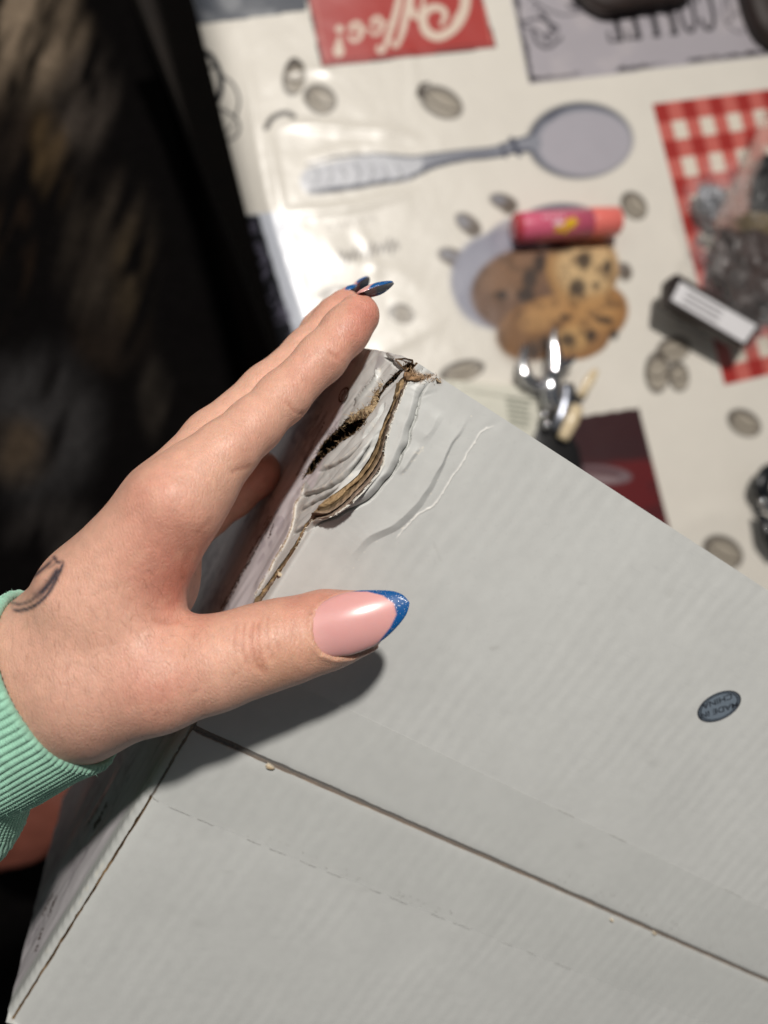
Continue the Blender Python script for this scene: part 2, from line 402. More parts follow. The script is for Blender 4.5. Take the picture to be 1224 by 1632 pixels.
def side_col(u, s):
    c = np.ones(u.shape+(3,))*PAPER
    d, t, sg = pl_dist(u, s, tearline, True)
    lim = np.interp(u, tearline[:, 0], tearline[:, 1], left=-10, right=-5)
    holes = np.interp(u, [0, 15, 26, 45], [-40, -30, -20, -12])
    lim = np.where(u < 50, np.minimum(lim, holes), lim)
    k = sstep(0.8, -0.8, s-lim-np.where(u > 78, -3.5*sstep(78, 110, u), 0))[..., None]
    c = c*(1-k)+SIDEC*k
    # faded printing in wide pale blocks; further in, reddish shade painted as a warm band
    k2 = (sstep(-16, -20, s)*0.35*(0.5+0.5*np.sign(np.sin(u*0.21+1.2)))*sstep(-0.2, 0.4, n2(u, s, 0.5, 71)))[..., None]
    c = c*(1-k2)+lin(140, 128, 140)*k2
    k3 = (sstep(-34, -50, s)*sstep(118, 150, u))[..., None]*0.6
    c = c*(1-0.4*k3)+lin(170, 120, 104)*0.4*k3
    # scuffs along the roll
    k4 = (np.exp(-((s+2.5)/1.3)**2)*sstep(0.25, 0.6, n2(u, s, 0.55, 75)))[..., None]*0.7
    c = c*(1-k4)+TORNW*k4
    near = d < 3
    k5 = (np.exp(-(d/0.32)**2)*seg_taper(t, 0.04)*sstep(-0.7, 0.0, n2(u, s, 1.0, 77)))[..., None]
    c = c*(1-k5)+np.where(sg[..., None]*_fold_sign > 0, TORNW, KR)*k5
    # folds: broken lacquer beside them; crease shade and cracked core painted as dark lines
    for ln in folds[:5]:
        d, t = pl_dist(u, s, ln)
        k = (np.exp(-((d-0.9)/0.4)**2)*sstep(0.0, 0.4, n2(u, s, 1.1, 79))*seg_taper(t))[..., None]*0.8
        c = c*(1-k)+TORNW*k
        k = (np.exp(-(d/0.28)**2)*seg_taper(t))[..., None]*0.75
        c = c*(1-k)+lin(84, 76, 68)*k
    return c
# --- end panel
us = axis(0, U_END, 0.2, 0, 95, 0.8)
ws = axis(0.0, W_END, 0.2, 0, 36, 2.5)
Ug, Wg = np.meshgrid(us, ws, indexing='ij')
sl = sL(Ug)
Sg = sl-Wg
um = umin(Sg); Ug2 = um+(Ug)*(U_END-um)/U_END
Sg = sL(Ug2)-Wg
dh = damage(Ug2, Sg)
hw = in_poly(Ug2+0.9*n2(Ug2, Sg, 0.55, 81)+0.5*n2(Ug2, Sg, 1.7, 82), Sg+0.9*n2(Ug2, Sg, 0.55, 83)+0.5*n2(Ug2, Sg, 1.7, 84), hole)
g2d, g2t = pl_dist(Ug2, Sg, gap2); hw |= g2d < 0.75+0.5*n2(Ug2, Sg, 0.9, 85)
us3 = np.stack([Ug2, Sg, 0*Ug2], -1)
gl = sstep(-3, -8, Sg)
sd = grid_obj('end_panel', sheet(Ug2, Sg, dh), M_board, box, col=side_col(Ug2, Sg), keep=~hw, attrs={'us': us3, 'gloss': 0.35+0.65*gl}, flip=True)
# brown corrugated core under the hole: a second sheet set deeper, ragged
uh = np.arange(-1, 62, 0.3); sh = np.arange(-40, 4, 0.3)
Uh, Sh = np.meshgrid(uh, sh, indexing='ij')
dhh = -2.3-1.6*np.abs(fbm2(Uh, Sh, 0.5, 91, 3))-3.5*sstep(12, 26, Uh)*sstep(50, 40, Uh)
ok = (Uh > umin(Sh)+1.2) & (Sh < bfun(RB, Uh))
ch = lin(70, 54, 40)*(1+0.5*fbm2(Uh, Sh, 1.2, 92, 3))[..., None]; ch = ch*np.where(np.sin(Uh*2.2+n2(Uh, Sh, .4, 3)*2) > 0.2, 0.45, 1.0)[..., None]  # core coloured near black-brown: darkness of the hole painted in
grid_obj('board_core', sheet(Uh, Sh, dhh), M_kraft, box, col=np.clip(ch, 0.004, 1), keep=ok, flip=True)
# --- flaps
def flap(name, u0, u1, fine_hi):
    ua = axis(u0, u1, 0.2, 0, fine_hi, 1.2) if fine_hi else np.linspace(u0, u1, 90)
    va = axis(0.0, V_END, 0.2, 0, 55, 3.0) if fine_hi else axis(0, V_END, 0.5, 0, 10, 3.0)
    Ug, Vg = np.meshgrid(ua, va, indexing='ij')
    b = sR(Ug); Sg = b+Vg*(V_END-b)/V_END
    dh = damage(Ug, Sg)+0.35*(sstep(2.0, 0.0, np.abs(Ug-u0)) if not fine_hi else 0)*0
    # flap edges at the centre seam dip a little and are nicked
    e = np.abs(Ug-U_SEAM); dh = dh-0.25*np.exp(-(e/1.5)**2)
    nick = 0.25*n2(Sg, 0*Sg, 0.25, 95+u0)+0.12*n2(Sg, 0*Sg, 1.1, 97+u0)
    edge = np.exp(-(e/0.9)**2); Ug = Ug+(nick+0.55*np.exp(-Sg/110))*edge*(1 if u0 > 50 else -1)
    col = paper_col(Ug, Sg)
    k = (np.exp(-(np.abs(e-0.8)/0.25)**2)*sstep(0.1, 0.6, n2(Sg, Ug, 0.5, 99)))[..., None]*0.8
    col = col*(1-k)+TORNW*k
    G = sheet(Ug, Sg, dh)
    ob = grid_obj(name, G, M_board, box, col=col, attrs={'us': np.stack([Ug, Sg, 0*Ug], -1), 'gloss': 0.0*Ug}, flip=True)
    ob['label'] = 'upper flap creased and torn near the crushed corner' if u0 < 50 else 'lower flap, flat and undamaged'
    # cut edges with the board's thickness, seam side and fold side
    nrm = -d3
    for nm, ring in (('cut_edge', G[-1] if u0 < 50 else G[0]), ('cut_edge', G[:, 0])):
        n = len(ring); lay = np.stack([ring+d3*k for k in (0.0, 0.25, 0.9, 1.6, 2.4)], 1)
        lay[:, 1] -= 0.0; q = np.arange(n)
        wv = 0.10*np.sin(q*0.9)[:, None]*d2
        lay[:, 2] += wv; lay[:, 3] -= wv
        cc = np.ones((n, 5, 3))*lin(150, 122, 92); cc[:, 0] = TORNW; cc[:, 2] = lin(92, 70, 52); cc[:, 3] = lin(120, 94, 68)
        cc *= (1+0.25*rng.standard_normal((n, 5, 1)))
        ed = grid_obj(nm, lay, M_kraft, ob, col=np.clip(cc, 0.01, 1)); 
    return ob
flap_up = flap('flap', 0.0, U_SEAM-0.8, 75)
flap_lo = flap('flap', U_SEAM+0.7, U_END, 0)
# inner board seen in the seam
Vs = np.linspace(-2, V_END, 200); Us = np.linspace(U_SEAM-3, U_SEAM+3, 9)
Ug, Vg = np.meshgrid(Us, Vs, indexing='ij')
grid_obj('inner_board', sheet(Ug, Vg, -2.2+0*Ug, rho=0.2), M_kraft_plain, box, flip=True)
# bits of torn paper caught in the seam
for (px, py, sz) in ((430, 1222, 1.7), (975, 1466, 0.8), (1043, 1487, 0.9), (446, 915, 1.2)):
    if sz == 0: continue
    u0, s0 = S(px, py); k = 14; th = np.linspace(0, 2*np.pi, k, endpoint=False)
    rr = sz*(0.55+0.45*rng.random(k)); uu = u0+rr*np.sin(th)*0.45; ss = s0+rr*np.cos(th)
    top_ = sheet(uu, ss, 0.35+0.3*rng.random(k), rho=0.3); ctr = sheet(np.array([u0]), np.array([s0]), np.array([0.75]), rho=0.3)
    low = sheet(uu*1.0, ss, -0.6+0*uu, rho=0.3)
    V = np.vstack([top_, ctr, low]); fc = [(i, (i+1) % k, k) for i in range(k)]+[(k+1+i, k+1+(i+1) % k, (i+1) % k, i) for i in range(k)]
    cc = np.ones((len(V), 3))*lin(205, 190, 165); cc[k] = lin(170, 145, 110)
    mesh_obj('paper_flake', V, fc, M_kraft, box, col=cc)
# --- torn band: delaminated plies
uu = axis(3.0, U_END, 0.2, 0, 90, 0.6); kk = np.linspace(0, 1, 33)
Ug, Kg = np.meshgrid(uu, kk, indexing='ij')
a, b = sL(Ug), sR(Ug); Sg = a+(b-a)*Kg
wdt = np.clip(b-a, 0.3, 8)
lift = np.exp(-((Ug-37)/9.5)**2)*sstep(0.1, 1, Kg)
base = damage(Ug, Sg)
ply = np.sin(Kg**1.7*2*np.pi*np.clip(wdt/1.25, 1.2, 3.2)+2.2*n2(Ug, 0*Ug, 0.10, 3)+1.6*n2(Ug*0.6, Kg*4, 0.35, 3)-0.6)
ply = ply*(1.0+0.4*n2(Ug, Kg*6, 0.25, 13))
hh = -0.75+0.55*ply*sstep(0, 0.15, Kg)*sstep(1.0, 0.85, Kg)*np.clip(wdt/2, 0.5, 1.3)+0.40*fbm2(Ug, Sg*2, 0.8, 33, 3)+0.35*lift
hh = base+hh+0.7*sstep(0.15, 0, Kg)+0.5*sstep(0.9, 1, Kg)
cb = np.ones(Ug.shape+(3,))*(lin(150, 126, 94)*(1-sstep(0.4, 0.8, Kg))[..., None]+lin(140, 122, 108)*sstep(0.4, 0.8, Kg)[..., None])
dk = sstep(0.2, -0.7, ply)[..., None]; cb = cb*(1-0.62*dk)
cb *= (1+0.35*fbm2(Ug*0.35, Sg*3, 1.3, 35, 3))[..., None]
wh = (sstep(0.90, 1.0, Kg)*sstep(-0.4, 0.1, n2(Ug, 0*Ug, 0.8, 36))*(Ug < 62))[..., None]; cb = cb*(1-wh)+TORNW*wh
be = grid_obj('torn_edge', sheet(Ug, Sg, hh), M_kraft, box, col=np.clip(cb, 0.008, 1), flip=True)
# brown triangle and rim fuzz at the very corner
k = 26
def wad(name, line, wdt, hgt, colr, seed, n=60, seg=9):
    line = np.asarray(line); t = np.linspace(0, 1, n); L = np.concatenate([[0], np.cumsum(np.linalg.norm(np.diff(line, axis=0), axis=1))]); L /= L[-1]
    u = np.interp(t, L, line[:, 0]); s = np.interp(t, L, line[:, 1])
    du = np.gradient(u); ds = np.gradient(s); ln = np.hypot(du, ds); nu, ns = -ds/ln, du/ln
    ph = np.linspace(-1, 1, seg); A, B = np.meshgrid(t, ph, indexing='ij')
    tp = np.sqrt(np.clip(np.sin(np.pi*np.clip(A, 0.02, 0.98)), 0, 1))
    Ux = u[:, None]+nu[:, None]*B*wdt*tp; Sx = s[:, None]+ns[:, None]*B*wdt*tp
    Ux = Ux+0.35*n2(Ux, Sx, 1.4, seed); Sx = Sx+0.35*n2(Ux, Sx, 1.4, seed+1)
    hh = damage(Ux, Sx)+hgt*np.sqrt(1-B*B*0.98)*tp+0.5*fbm2(Ux, Sx, 1.6, seed+2, 3)*tp-0.35
    cc = np.ones(A.shape+(3,))*colr*(1+0.5*fbm2(Ux, Sx, 1.8, seed+3, 3))[..., None]
    return grid_obj(name, sheet(Ux, Sx, hh), M_kraft, box, col=np.clip(cc, 0.01, 1), flip=True)
wad('torn_fluting', rim, 1.5, 1.1, lin(168, 148, 118), 101)
wad('torn_fluting', Spl([(640, 592), (650, 600), (662, 603), (675, 606)]), 1.0, 0.9, lin(140, 112, 84), 111, n=40)
wad('torn_fluting', Spl([(692, 603), (700, 607), (706, 611)]), 0.5, 0.6, lin(170, 150, 125), 131, n=20)
tri = np.array([S(*p) for p in [(631, 573), (644, 570), (657, 572), (652, 582), (646, 592), (640, 585)]])
ctr = tri.mean(0); ring = [ctr+(tri-ctr)*q for q in (1.0, 0.72, 0.4, 0.1)]
V = []; 
for q, z in zip(ring, (0.35, -0.6, -0.9, -2.0)): V.append(sheet(q[:, 0], q[:, 1], z+0*q[:, 0]+damage(q[:, 0], q[:, 1])))
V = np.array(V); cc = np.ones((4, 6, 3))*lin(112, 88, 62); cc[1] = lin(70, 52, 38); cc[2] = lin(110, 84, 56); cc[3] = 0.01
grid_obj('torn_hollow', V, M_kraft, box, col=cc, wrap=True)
# fibres standing out of the torn rims
def fibres(name, pts_us, n, ln, colr, spread, hgt, seed):
    r = np.random.default_rng(seed); pts = np.asarray(pts_us)
    L = np.concatenate([[0], np.cumsum(np.linalg.norm(np.diff(pts, axis=0), axis=1))]); t = r.random(n)*L[-1]
    u = np.interp(t, L, pts[:, 0])+r.normal(0, spread, n); s = np.interp(t, L, pts[:, 1])+r.normal(0, spread, n)
    p0 = sheet(u, s, damage(u, s)+hgt*0.2)
    dirn = r.normal(0, 1, (n, 3)); nn = np.array([-d3*0.7-d1*0.5]); dirn = dirn+nn*0.9; dirn /= np.linalg.norm(dirn, axis=1, keepdims=True)
    l = ln*(0.3+r.random(n))[:, None]; side = np.cross(dirn, r.normal(0, 1, (n, 3))); side /= np.linalg.norm(side, axis=1, keepdims=True)
    w_ = 0.05+0.06*r.random(n)[:, None]
    bend = r.normal(0, 0.35, (n, 3))*l
    a, b = p0-side*w_, p0+side*w_; c_, d_ = p0+dirn*l*0.55+bend*0.4+side*w_*0.8, p0+dirn*l*0.55+bend*0.4-side*w_*0.8; e = p0+dirn*l+bend
    V = np.stack([a, b, c_, d_, e], 1).reshape(-1, 3); i = np.arange(n)*5
    fc = [(int(k), int(k+1), int(k+2), int(k+3)) for k in i]+[(int(k+3), int(k+2), int(k+4)) for k in i]
    cc = np.repeat(np.asarray(colr)*(0.5+r.random((n, 1))), 5, 0)
    o = mesh_obj(name, V, fc, M_fibre, box, col=np.clip(cc, 0.005, 1), smooth=False); o['kind'] = 'stuff'; return o
fibres('torn_fibres', np.vstack([hole, hole[:1]]), 420, 1.1, lin(120, 98, 74), 0.35, 0, 3)
fibres('torn_fibres', rim, 620, 1.0, lin(176, 152, 118), 0.9, 1.0, 4)
fibres('torn_fibres', gap2, 200, 0.9, lin(90, 72, 56), 0.6, 0.2, 5)
fibres('torn_fibres', tearline, 160, 0.6, lin(215, 208, 195), 0.2, 0.1, 6)
fibres('torn_fibres', rip_top, 220, 0.7, lin(165, 138, 108), 0.7, 0.1, 7)
fibres('torn_fibres', np.stack([np.linspace(5, 55, 60), sR(np.linspace(5, 55, 60))], 1), 200, 0.45, lin(225, 220, 208), 0.15, 0.1, 8)
# --- hidden panels that close the carton
vv = np.linspace(0.2, V_END, 40); wv = np.linspace(2.0, W_END, 40)
Vg, Wg = np.meshgrid(vv, wv, indexing='ij')
uo = umin(-Wg)*np.exp(-Vg/45.0)+0.5+0.05*Wg
e = e3(0*Vg)*np.exp(-Vg/120.0)[..., None]+d3*(1-np.exp(-Vg/120.0))[..., None]
Gb = C0+uo[..., None]*d2+Vg[..., None]*d1+Wg[..., None]*e
cpl = lambda G: np.ones(G.shape)*PAPER
zz = lambda G: {'us': 0*G, 'gloss': np.zeros(G.shape[:2])}
grid_obj('back_panel', Gb, M_board, box, col=cpl(Gb), attrs=zz(Gb))
def quad(name, a, b, c_, d_, n=12):
    i, j = np.meshgrid(np.linspace(0, 1, n), np.linspace(0, 1, n), indexing='ij'); i = i[..., None]; j = j[..., None]
    G = a*(1-i)*(1-j)+b*i*(1-j)+c_*i*j+d_*(1-i)*j
    return grid_obj(name, G, M_board, box, col=cpl(G), attrs=zz(G))
A0 = C0; eE = e3(np.array(U_END)); e0 = e3(np.array(0.0))
q = lambda u, v, w_: C0+u*d2+v*d1+w_*(d3 if v > 50 else e3(np.array(float(u))))
quad('front_panel', q(U_END-.3, .3, .5), q(U_END-.3, V_END, .5), q(U_END-.3, V_END, W_END), q(U_END-.3, .3, W_END))
quad('far_panel', q(.3, V_END, .5), q(U_END-.3, V_END, .5), q(U_END-.3, V_END, W_END), q(.3, V_END, W_END))
quad('bottom_panel', q(18, .3, W_END), q(U_END-.3, .3, W_END), q(U_END-.3, V_END, W_END), q(.3, V_END, W_END))
# --- packing tape over the seam
M_tape, nt, b_ = new_mat('clear_tape')
N = nt.nodes; L = nt.links
b_.inputs['Base Color'].default_value = (0.76, 0.77, 0.75, 1); b_.inputs['Roughness'].default_value = 0.16; b_.inputs['Alpha'].default_value = 0.18
nz = N.new('ShaderNodeTexNoise'); nz.inputs['Scale'].default_value = 90; tc = N.new('ShaderNodeTexCoord'); L.new(tc.outputs['Object'], nz.inputs['Vector'])
bp = N.new('ShaderNodeBump'); bp.inputs['Strength'].default_value = 0.35; bp.inputs['Distance'].default_value = 0.0004; L.new(nz.outputs['Fac'], bp.inputs['Height']); L.new(bp.outputs[0], b_.inputs['Normal'])
ut = np.linspace(86.5, 134.5, 90); st = np.concatenate([np.linspace(-22, 6, 90), np.linspace(6.5, V_END, 160)])
Ug, Sg = np.meshgrid(ut, st, indexing='ij')
dt = damage(Ug, Sg)+0.12+0.35*np.exp(-((Sg+1.5)/2.5)**2)*(0.5+0.5*n2(Ug, Sg, 0.35, 5))+0.10*np.exp(-(np.abs(Ug-134.5)/0.5)**2)+sstep(-6, -14, Sg)*0.6*np.abs(fbm2(Ug, Sg, 0.25, 7, 3))
grid_obj('packing_tape', sheet(Ug, Sg, dt, rho=(1.0+2.8*sstep(95, 140, Ug))), M_tape, box, flip=True)
# broken edge line of the tape
def us_strip(name, pts, wd, m_, h=0.16, parent=None, prob=1.0, seed=1):
    r = np.random.default_rng(seed); V = []; fc = []
    for (u0, s0, u1, s1) in pts:
        if r.random() > prob: continue
        d = np.array([u1-u0, s1-s0]); l = np.hypot(*d)+1e-9; nrm = np.array([-d[1], d[0]])/l*wd*(0.6+0.8*r.random())/2
        q = [(u0+nrm[0], s0+nrm[1]), (u1+nrm[0], s1+nrm[1]), (u1-nrm[0], s1-nrm[1]), (u0-nrm[0], s0-nrm[1])]
        k = len(V); V += q; fc.append((k, k+1, k+2, k+3))
    V = np.array(V); G = sheet(V[:, 0], V[:, 1], damage(V[:, 0], V[:, 1])+h)
    o = mesh_obj(name, G, fc, m_, parent or box, smooth=False)
    if len(fc) > 8: o['kind'] = 'stuff'
    return o
M_soil = mat('tape_dirt', color=lin(166, 164, 158), rough=0.8, noise=0.3, nscale=3000)
seg = []
for s0 in np.arange(1, 150, 0.55):
    if n2(np.array(s0), np.array(0.), 0.22, 3) > -0.05: seg.append((134.6+0.05*math.sin(s0), s0, 134.6+0.05*math.sin(s0+.4), s0+0.5))
for s0 in np.arange(42, 260, 0.6):
    if n2(np.array(s0), np.array(0.), 0.10, 13) > 0.22: seg.append((86.3+0.08*math.sin(s0), s0, 86.3, s0+0.5))
for k in range(36):
    s0 = 30+rng.random()*70; u0 = 133.4-2.4*rng.random(); seg.append((u0, s0, u0+0.5, s0+0.25))
for k in range(40):
    s0 = 120+rng.random()*110; u0 = 107-3.5*rng.random(); seg.append((u0, s0, u0+0.6, s0+0.3))
us_strip('tape_edge_dirt', seg, 0.10, M_soil, 0.42)['kind'] = 'stuff'
# --- printing on the end panel (lines of minute type; unreadable in the photo)
def type_rows(rows, m_, seed, name='small_print'):
    r = np.random.default_rng(seed); seg = []
    for (p, q_, wd) in rows:
        a_, b_ = np.array(S(*p)), np.array(S(*q_)); L_ = np.linalg.norm(b_-a_); t = 0.0
        while t < L_:
            l = 0.25+0.55*r.random()
            g0 = a_+(b_-a_)*t/L_; g1 = a_+(b_-a_)*min(1, (t+l)/L_)
            off = r.normal(0, wd*0.25); seg.append((g0[0], g0[1]+off, g1[0], g1[1]+off)); t += l+0.15+0.5*(r.random() < 0.2)
    return us_strip(name, seg, rows[0][2], m_, 0.14, seed=seed)
type_rows([((516, 672), (490, 722), 0.6), ((489, 724), (472, 758), 0.6)], M_ink2, 1)
type_rows([((520, 655), (505, 682), 0.35), ((512, 655), (497, 682), 0.35)], M_ink2, 12)
type_rows([((437, 826), (424, 852), 0.8), ((433, 822), (421, 846), 0.8), ((428, 823), (417, 845), 0.8), ((438, 836), (429, 858), 0.8)], M_ink, 2)
type_rows([((420, 855), (399, 893), 1.0), ((416, 853), (395, 890), 1.0), ((400, 893), (380, 928), 0.9), ((395, 898), (366, 950), 0.9), ((382, 928), (358, 972), 0.9), ((364, 950), (353, 970), 1.2)], M_ink, 3)
type_rows([((165, 1272), (140, 1318), 2.2), ((170, 1280), (148, 1322), 1.6), ((85, 1425), (68, 1462), 2.4), ((92, 1430), (78, 1460), 1.6), ((70, 1480), (55, 1520), 2.0)], M_ink, 5)
# oval emblem
def us_ring(name, u0, s0, ru, rs, wd, m_, h, th0=0, n=48, fill=False, tilt=0.0):
    th = np.linspace(0, 2*np.pi, n, endpoint=False); V = []; 
    for k in ((1, 0.001) if fill else (1, 1-wd/min(ru, rs))):
        x, y = ru*k*np.cos(th), rs*k*np.sin(th); V.append(np.stack([u0+x*math.cos(tilt)-y*math.sin(tilt), s0+x*math.sin(tilt)+y*math.cos(tilt)], -1))
    V = np.array(V); G = sheet(V[..., 0], V[..., 1], damage(V[..., 0], V[..., 1])*0+float(damage(np.array([u0]), np.array([s0]))[0])+h)
    return grid_obj(name, G, m_, box, wrap=True)
ue, se = S(549, 630); uu_, ss_ = S(549+9, 630-14); ru = abs(uu_-ue)+0.4
us_ring('oval_emblem', ue, se, 2.3, 3.2, 0.55, M_ink, 0.55)
us_strip('oval_emblem', [(ue-1.4, se-1.0, ue-0.2, se+0.5), (ue-0.2, se+0.5, ue+0.5, se-0.8), (ue+0.5, se-0.8, ue+1.4, se+1.2), (ue-1.2, se+1.0, ue-0.4, se+1.8)], 0.45, M_ink, 0.62)
# oval MADE IN CHINA mark on the flap
M_ovl = mat('oval_print_blue_grey', color=lin(112, 124, 136), rough=0.45, noise=0.08, nscale=1500)
M_ovd = mat('oval_print_dark', color=lin(42, 46, 54), rough=0.45, noise=0.2, nscale=3000)
uo_, so_ = S(1145, 1125)
_a, _b = np.array(S(1113, 1140)), np.array(S(1179, 1110)); tl = math.atan2(*(_b-_a)[::-1]); Rm = np.linalg.norm(_b-_a)/2
_c, _d = np.array(S(1133, 1103)), np.array(S(1158, 1147)); Rn = np.linalg.norm(_d-_c)/2
def px_ring(name, k0, k1, m_, h, n=48):
    t = np.linspace(0, 2*np.pi, n, endpoint=False); ca, sa = math.cos(math.radians(-27)), math.sin(math.radians(-27)); V = []
    for k in (k0, k1): V.append([S(1146+k*(37.5*math.cos(q_)*ca-21*math.sin(q_)*sa), 1125.5+k*(37.5*math.cos(q_)*sa+21*math.sin(q_)*ca)) for q_ in t])
    V = np.array(V); G = sheet(V[..., 0], V[..., 1], h+float(damage(np.array([uo_]), np.array([so_]))[0])+0*V[..., 0])
    return grid_obj(name, G, m_, box, wrap=True)
px_ring('oval_mark', 1.0, 0.001, M_ovl, 0.10); px_ring('oval_rim', 1.0, 0.92, M_ovd, 0.14); px_ring('oval_rim', 0.88, 0.82, M_ovd, 0.14)
def text_part(txt, px, py, size, ang_px, name, m_, squeeze=1.0):
    """upright text on the flap plane; ang_px is the photo direction in which the letters run"""
    cu = bpy.data.curves.new(name, 'FONT'); cu.body = txt; cu.size = size; cu.align_x = 'CENTER'; cu.align_y = 'CENTER'; cu.offset = size*0.012
    tmp = bpy.data.objects.new('tmp', cu); C.objects.link(tmp); dg = bpy.context.evaluated_depsgraph_get()
    me = bpy.data.meshes.new_from_object(tmp.evaluated_get(dg)); bpy.data.objects.remove(tmp)
    V = np.array([v.co[:] for v in me.vertices]); fc = [tuple(p.vertices) for p in me.polygons]
    a_ = np.array(S(px, py)); b__ = np.array(S(px+40*math.cos(ang_px), py+40*math.sin(ang_px))); dx = (b__-a_)/np.linalg.norm(b__-a_)
    dy = np.array([-dx[1], dx[0]])
    t1, t2 = S(px, py), None
    # choose dy so that the text is not mirrored when seen from outside
    p0, p1, p2 = [sheet(np.array(x[0]), np.array(x[1]), 0.0) for x in (a_, a_+dx, a_+dy)]
    (x0, y0), (x1, y1), (x2, y2) = proj(p0), proj(p1), proj(p2)
    if (x1-x0)*(y2-y0)-(y1-y0)*(x2-x0) > 0: dy = -dy
    us_ = a_+V[:, :1]*squeeze*dx+V[:, 1:2]*dy
    G = sheet(us_[:, 0], us_[:, 1], 0.15+float(damage(np.array([a_[0]]), np.array([a_[1]]))[0])+0*us_[:, 0])
    return mesh_obj(name, G, fc, m_, box, smooth=False)
ang = math.radians(180-20)
text_part('MADE IN', 1146, 1131, 2.7, math.atan2(-(1122-1137), -(1170-1122)), 'mark_lettering', M_ovd, 1.12)
text_part('CHINA', 1143, 1117, 2.7, math.atan2(-(1110-1122), -(1160-1128)), 'mark_lettering', M_ovd, 1.12)
#@@HAND
# ------------------------------------------------------------------ the hand
def surface_nets(sdf, lo, h, ax):
    """sdf on a grid -> vertices, quads"""
    sg = sdf < 0
    nx, ny, nz = sdf.shape
    cs = [sg[i:nx-1+i, j:ny-1+j, k:nz-1+k] for i in (0, 1) for j in (0, 1) for k in (0, 1)]
    cnt = sum(c.astype(np.int8) for c in cs); act = (cnt > 0) & (cnt < 8)
    idx = -np.ones(act.shape, np.int64); I = np.argwhere(act); idx[act] = np.arange(len(I))
    acc = np.zeros((len(I), 3)); num = np.zeros(len(I))
    for a in range(3):
        o = [k for k in range(3) if k != a]
        for b0 in (0, 1):
            for b1 in (0, 1):
                p = np.zeros(3, int); p[o[0]] = b0; p[o[1]] = b1; q_ = p.copy(); q_[a] = 1
                v0 = sdf[I[:, 0]+p[0], I[:, 1]+p[1], I[:, 2]+p[2]]; v1 = sdf[I[:, 0]+q_[0], I[:, 1]+q_[1], I[:, 2]+q_[2]]
                mk = (v0 < 0) != (v1 < 0); t = np.where(mk, v0/(v0-v1+1e-12), 0)
                pt = np.tile(p.astype(float), (len(I), 1)); pt[:, a] += t
                acc += pt*mk[:, None]; num += mk
    V = (I+acc/num[:, None])*h+lo
    Q = []
    for a in range(3):
        o = [(a+1) % 3, (a+2) % 3]
        sl0 = [slice(None)]*3; sl1 = [slice(None)]*3; sl0[a] = slice(0, -1); sl1[a] = slice(1, None)
        for k in o: sl0[k] = slice(1, -1); sl1[k] = slice(1, -1)
        A_, B_ = sg[tuple(sl0)], sg[tuple(sl1)]; E_ = np.argwhere(A_ != B_); inside = A_[tuple(E_.T)]
        E_ = E_.copy()
        for k in o: E_[:, k] += 1
        c = []
        for (p0, p1) in ((0, 0), (1, 0), (1, 1), (0, 1)):
            J = E_.copy(); J[:, o[0]] -= p0; J[:, o[1]] -= p1
            J = np.clip(J, 0, np.array(idx.shape)-1); c.append(idx[tuple(J.T)])
        c = np.stack(c, 1); c[~inside] = c[~inside][:, ::-1]
        Q.append(c[(c >= 0).all(1)])
    return V, np.vstack(Q)
def cone(X, a, b, ra, rb):
    d = b-a; l2 = d@d; v = X-a; t = np.clip((v@d)/l2, 0, 1)
    return np.linalg.norm(v-t[..., None]*d, axis=-1)-(ra+(rb-ra)*t)
def smin(a, b, k):
    h = np.clip(0.5+0.5*(b-a)/k, 0, 1).astype(np.float32); return b*(1-h)+a*h-k*h*(1-h)
def chain(X, pts, k):
    out = None
    for (x0, y0, z0, r0_), (x1, y1, z1, r1) in zip(pts[:-1], pts[1:]):
        c = cone(X, P(x0, y0, z0), P(x1, y1, z1), r0_, r1).astype(np.float32); out = c if out is None else smin(out, c, k)
    return out
FING = {   # photo position of each joint, its distance from the lens and radius, mm
 'index': [(284, 802, 161, 8.2), (326, 754, 164, 8.1), (359, 720, 166, 7.1), (405, 678, 170, 6.35), (450, 634, 175, 6.15), (512, 571, 180, 5.9), (550, 528, 183, 5.85), (571, 503, 185, 5.6)],
 'middle': [(268, 800, 168, 10.0), (345, 706, 179, 8.3), (430, 627, 187, 7.5), (494, 565, 193, 6.8), (536, 512, 197, 6.0), (550, 490, 199, 5.0)],
 'ring': [(275, 815, 186, 9.0), (345, 730, 196, 7.6), (415, 655, 202, 6.8), (470, 590, 206, 6.2), (512, 528, 208, 5.6), (530, 500, 209, 4.8)],
 'pinky': [(275, 850, 198, 8.6), (325, 815, 207, 7.6), (368, 788, 210, 6.8), (406, 758, 212, 6.4), (416, 749, 212.5, 5.8)],
}
THUMB = [(155, 1100, 163, 13.5), (245, 1084, 162, 11.3), (350, 1054, 163, 10.1), (415, 1035, 164, 9.8), (460, 1023, 165, 9.6), (520, 1004, 166.5, 8.9), (566, 994, 168, 7.4)]
PALM = [[(96, 1066, 170, 12.5), (150, 958, 164, 12), (276, 808, 160, 8.8)],
        [(100, 1045, 178, 12), (158, 945, 176, 12), (272, 812, 168, 8.5)],
        [(105, 1060, 184, 11.5), (175, 975, 190, 11.5), (276, 822, 186, 8.5)],
        [(112, 1080, 186, 11), (185, 985, 202, 10.5), (278, 850, 198, 8)],
        [(170, 1010, 185, 17), (235, 930, 182, 12)],
        [(165, 1060, 168, 13), (205, 985, 164, 9.5), (246, 895, 163, 6)],
        [(132, 1112, 175, 13), (210, 1075, 176, 12)]]
SA = np.array([-0.87, 0.47, 0.08]); SA /= np.linalg.norm(SA)
e1 = np.array([0, 0, -1.0]); e1 -= SA*(e1@SA); e1 /= np.linalg.norm(e1); e2 = np.cross(SA, e1)
SC = P(96, 1082, 172)
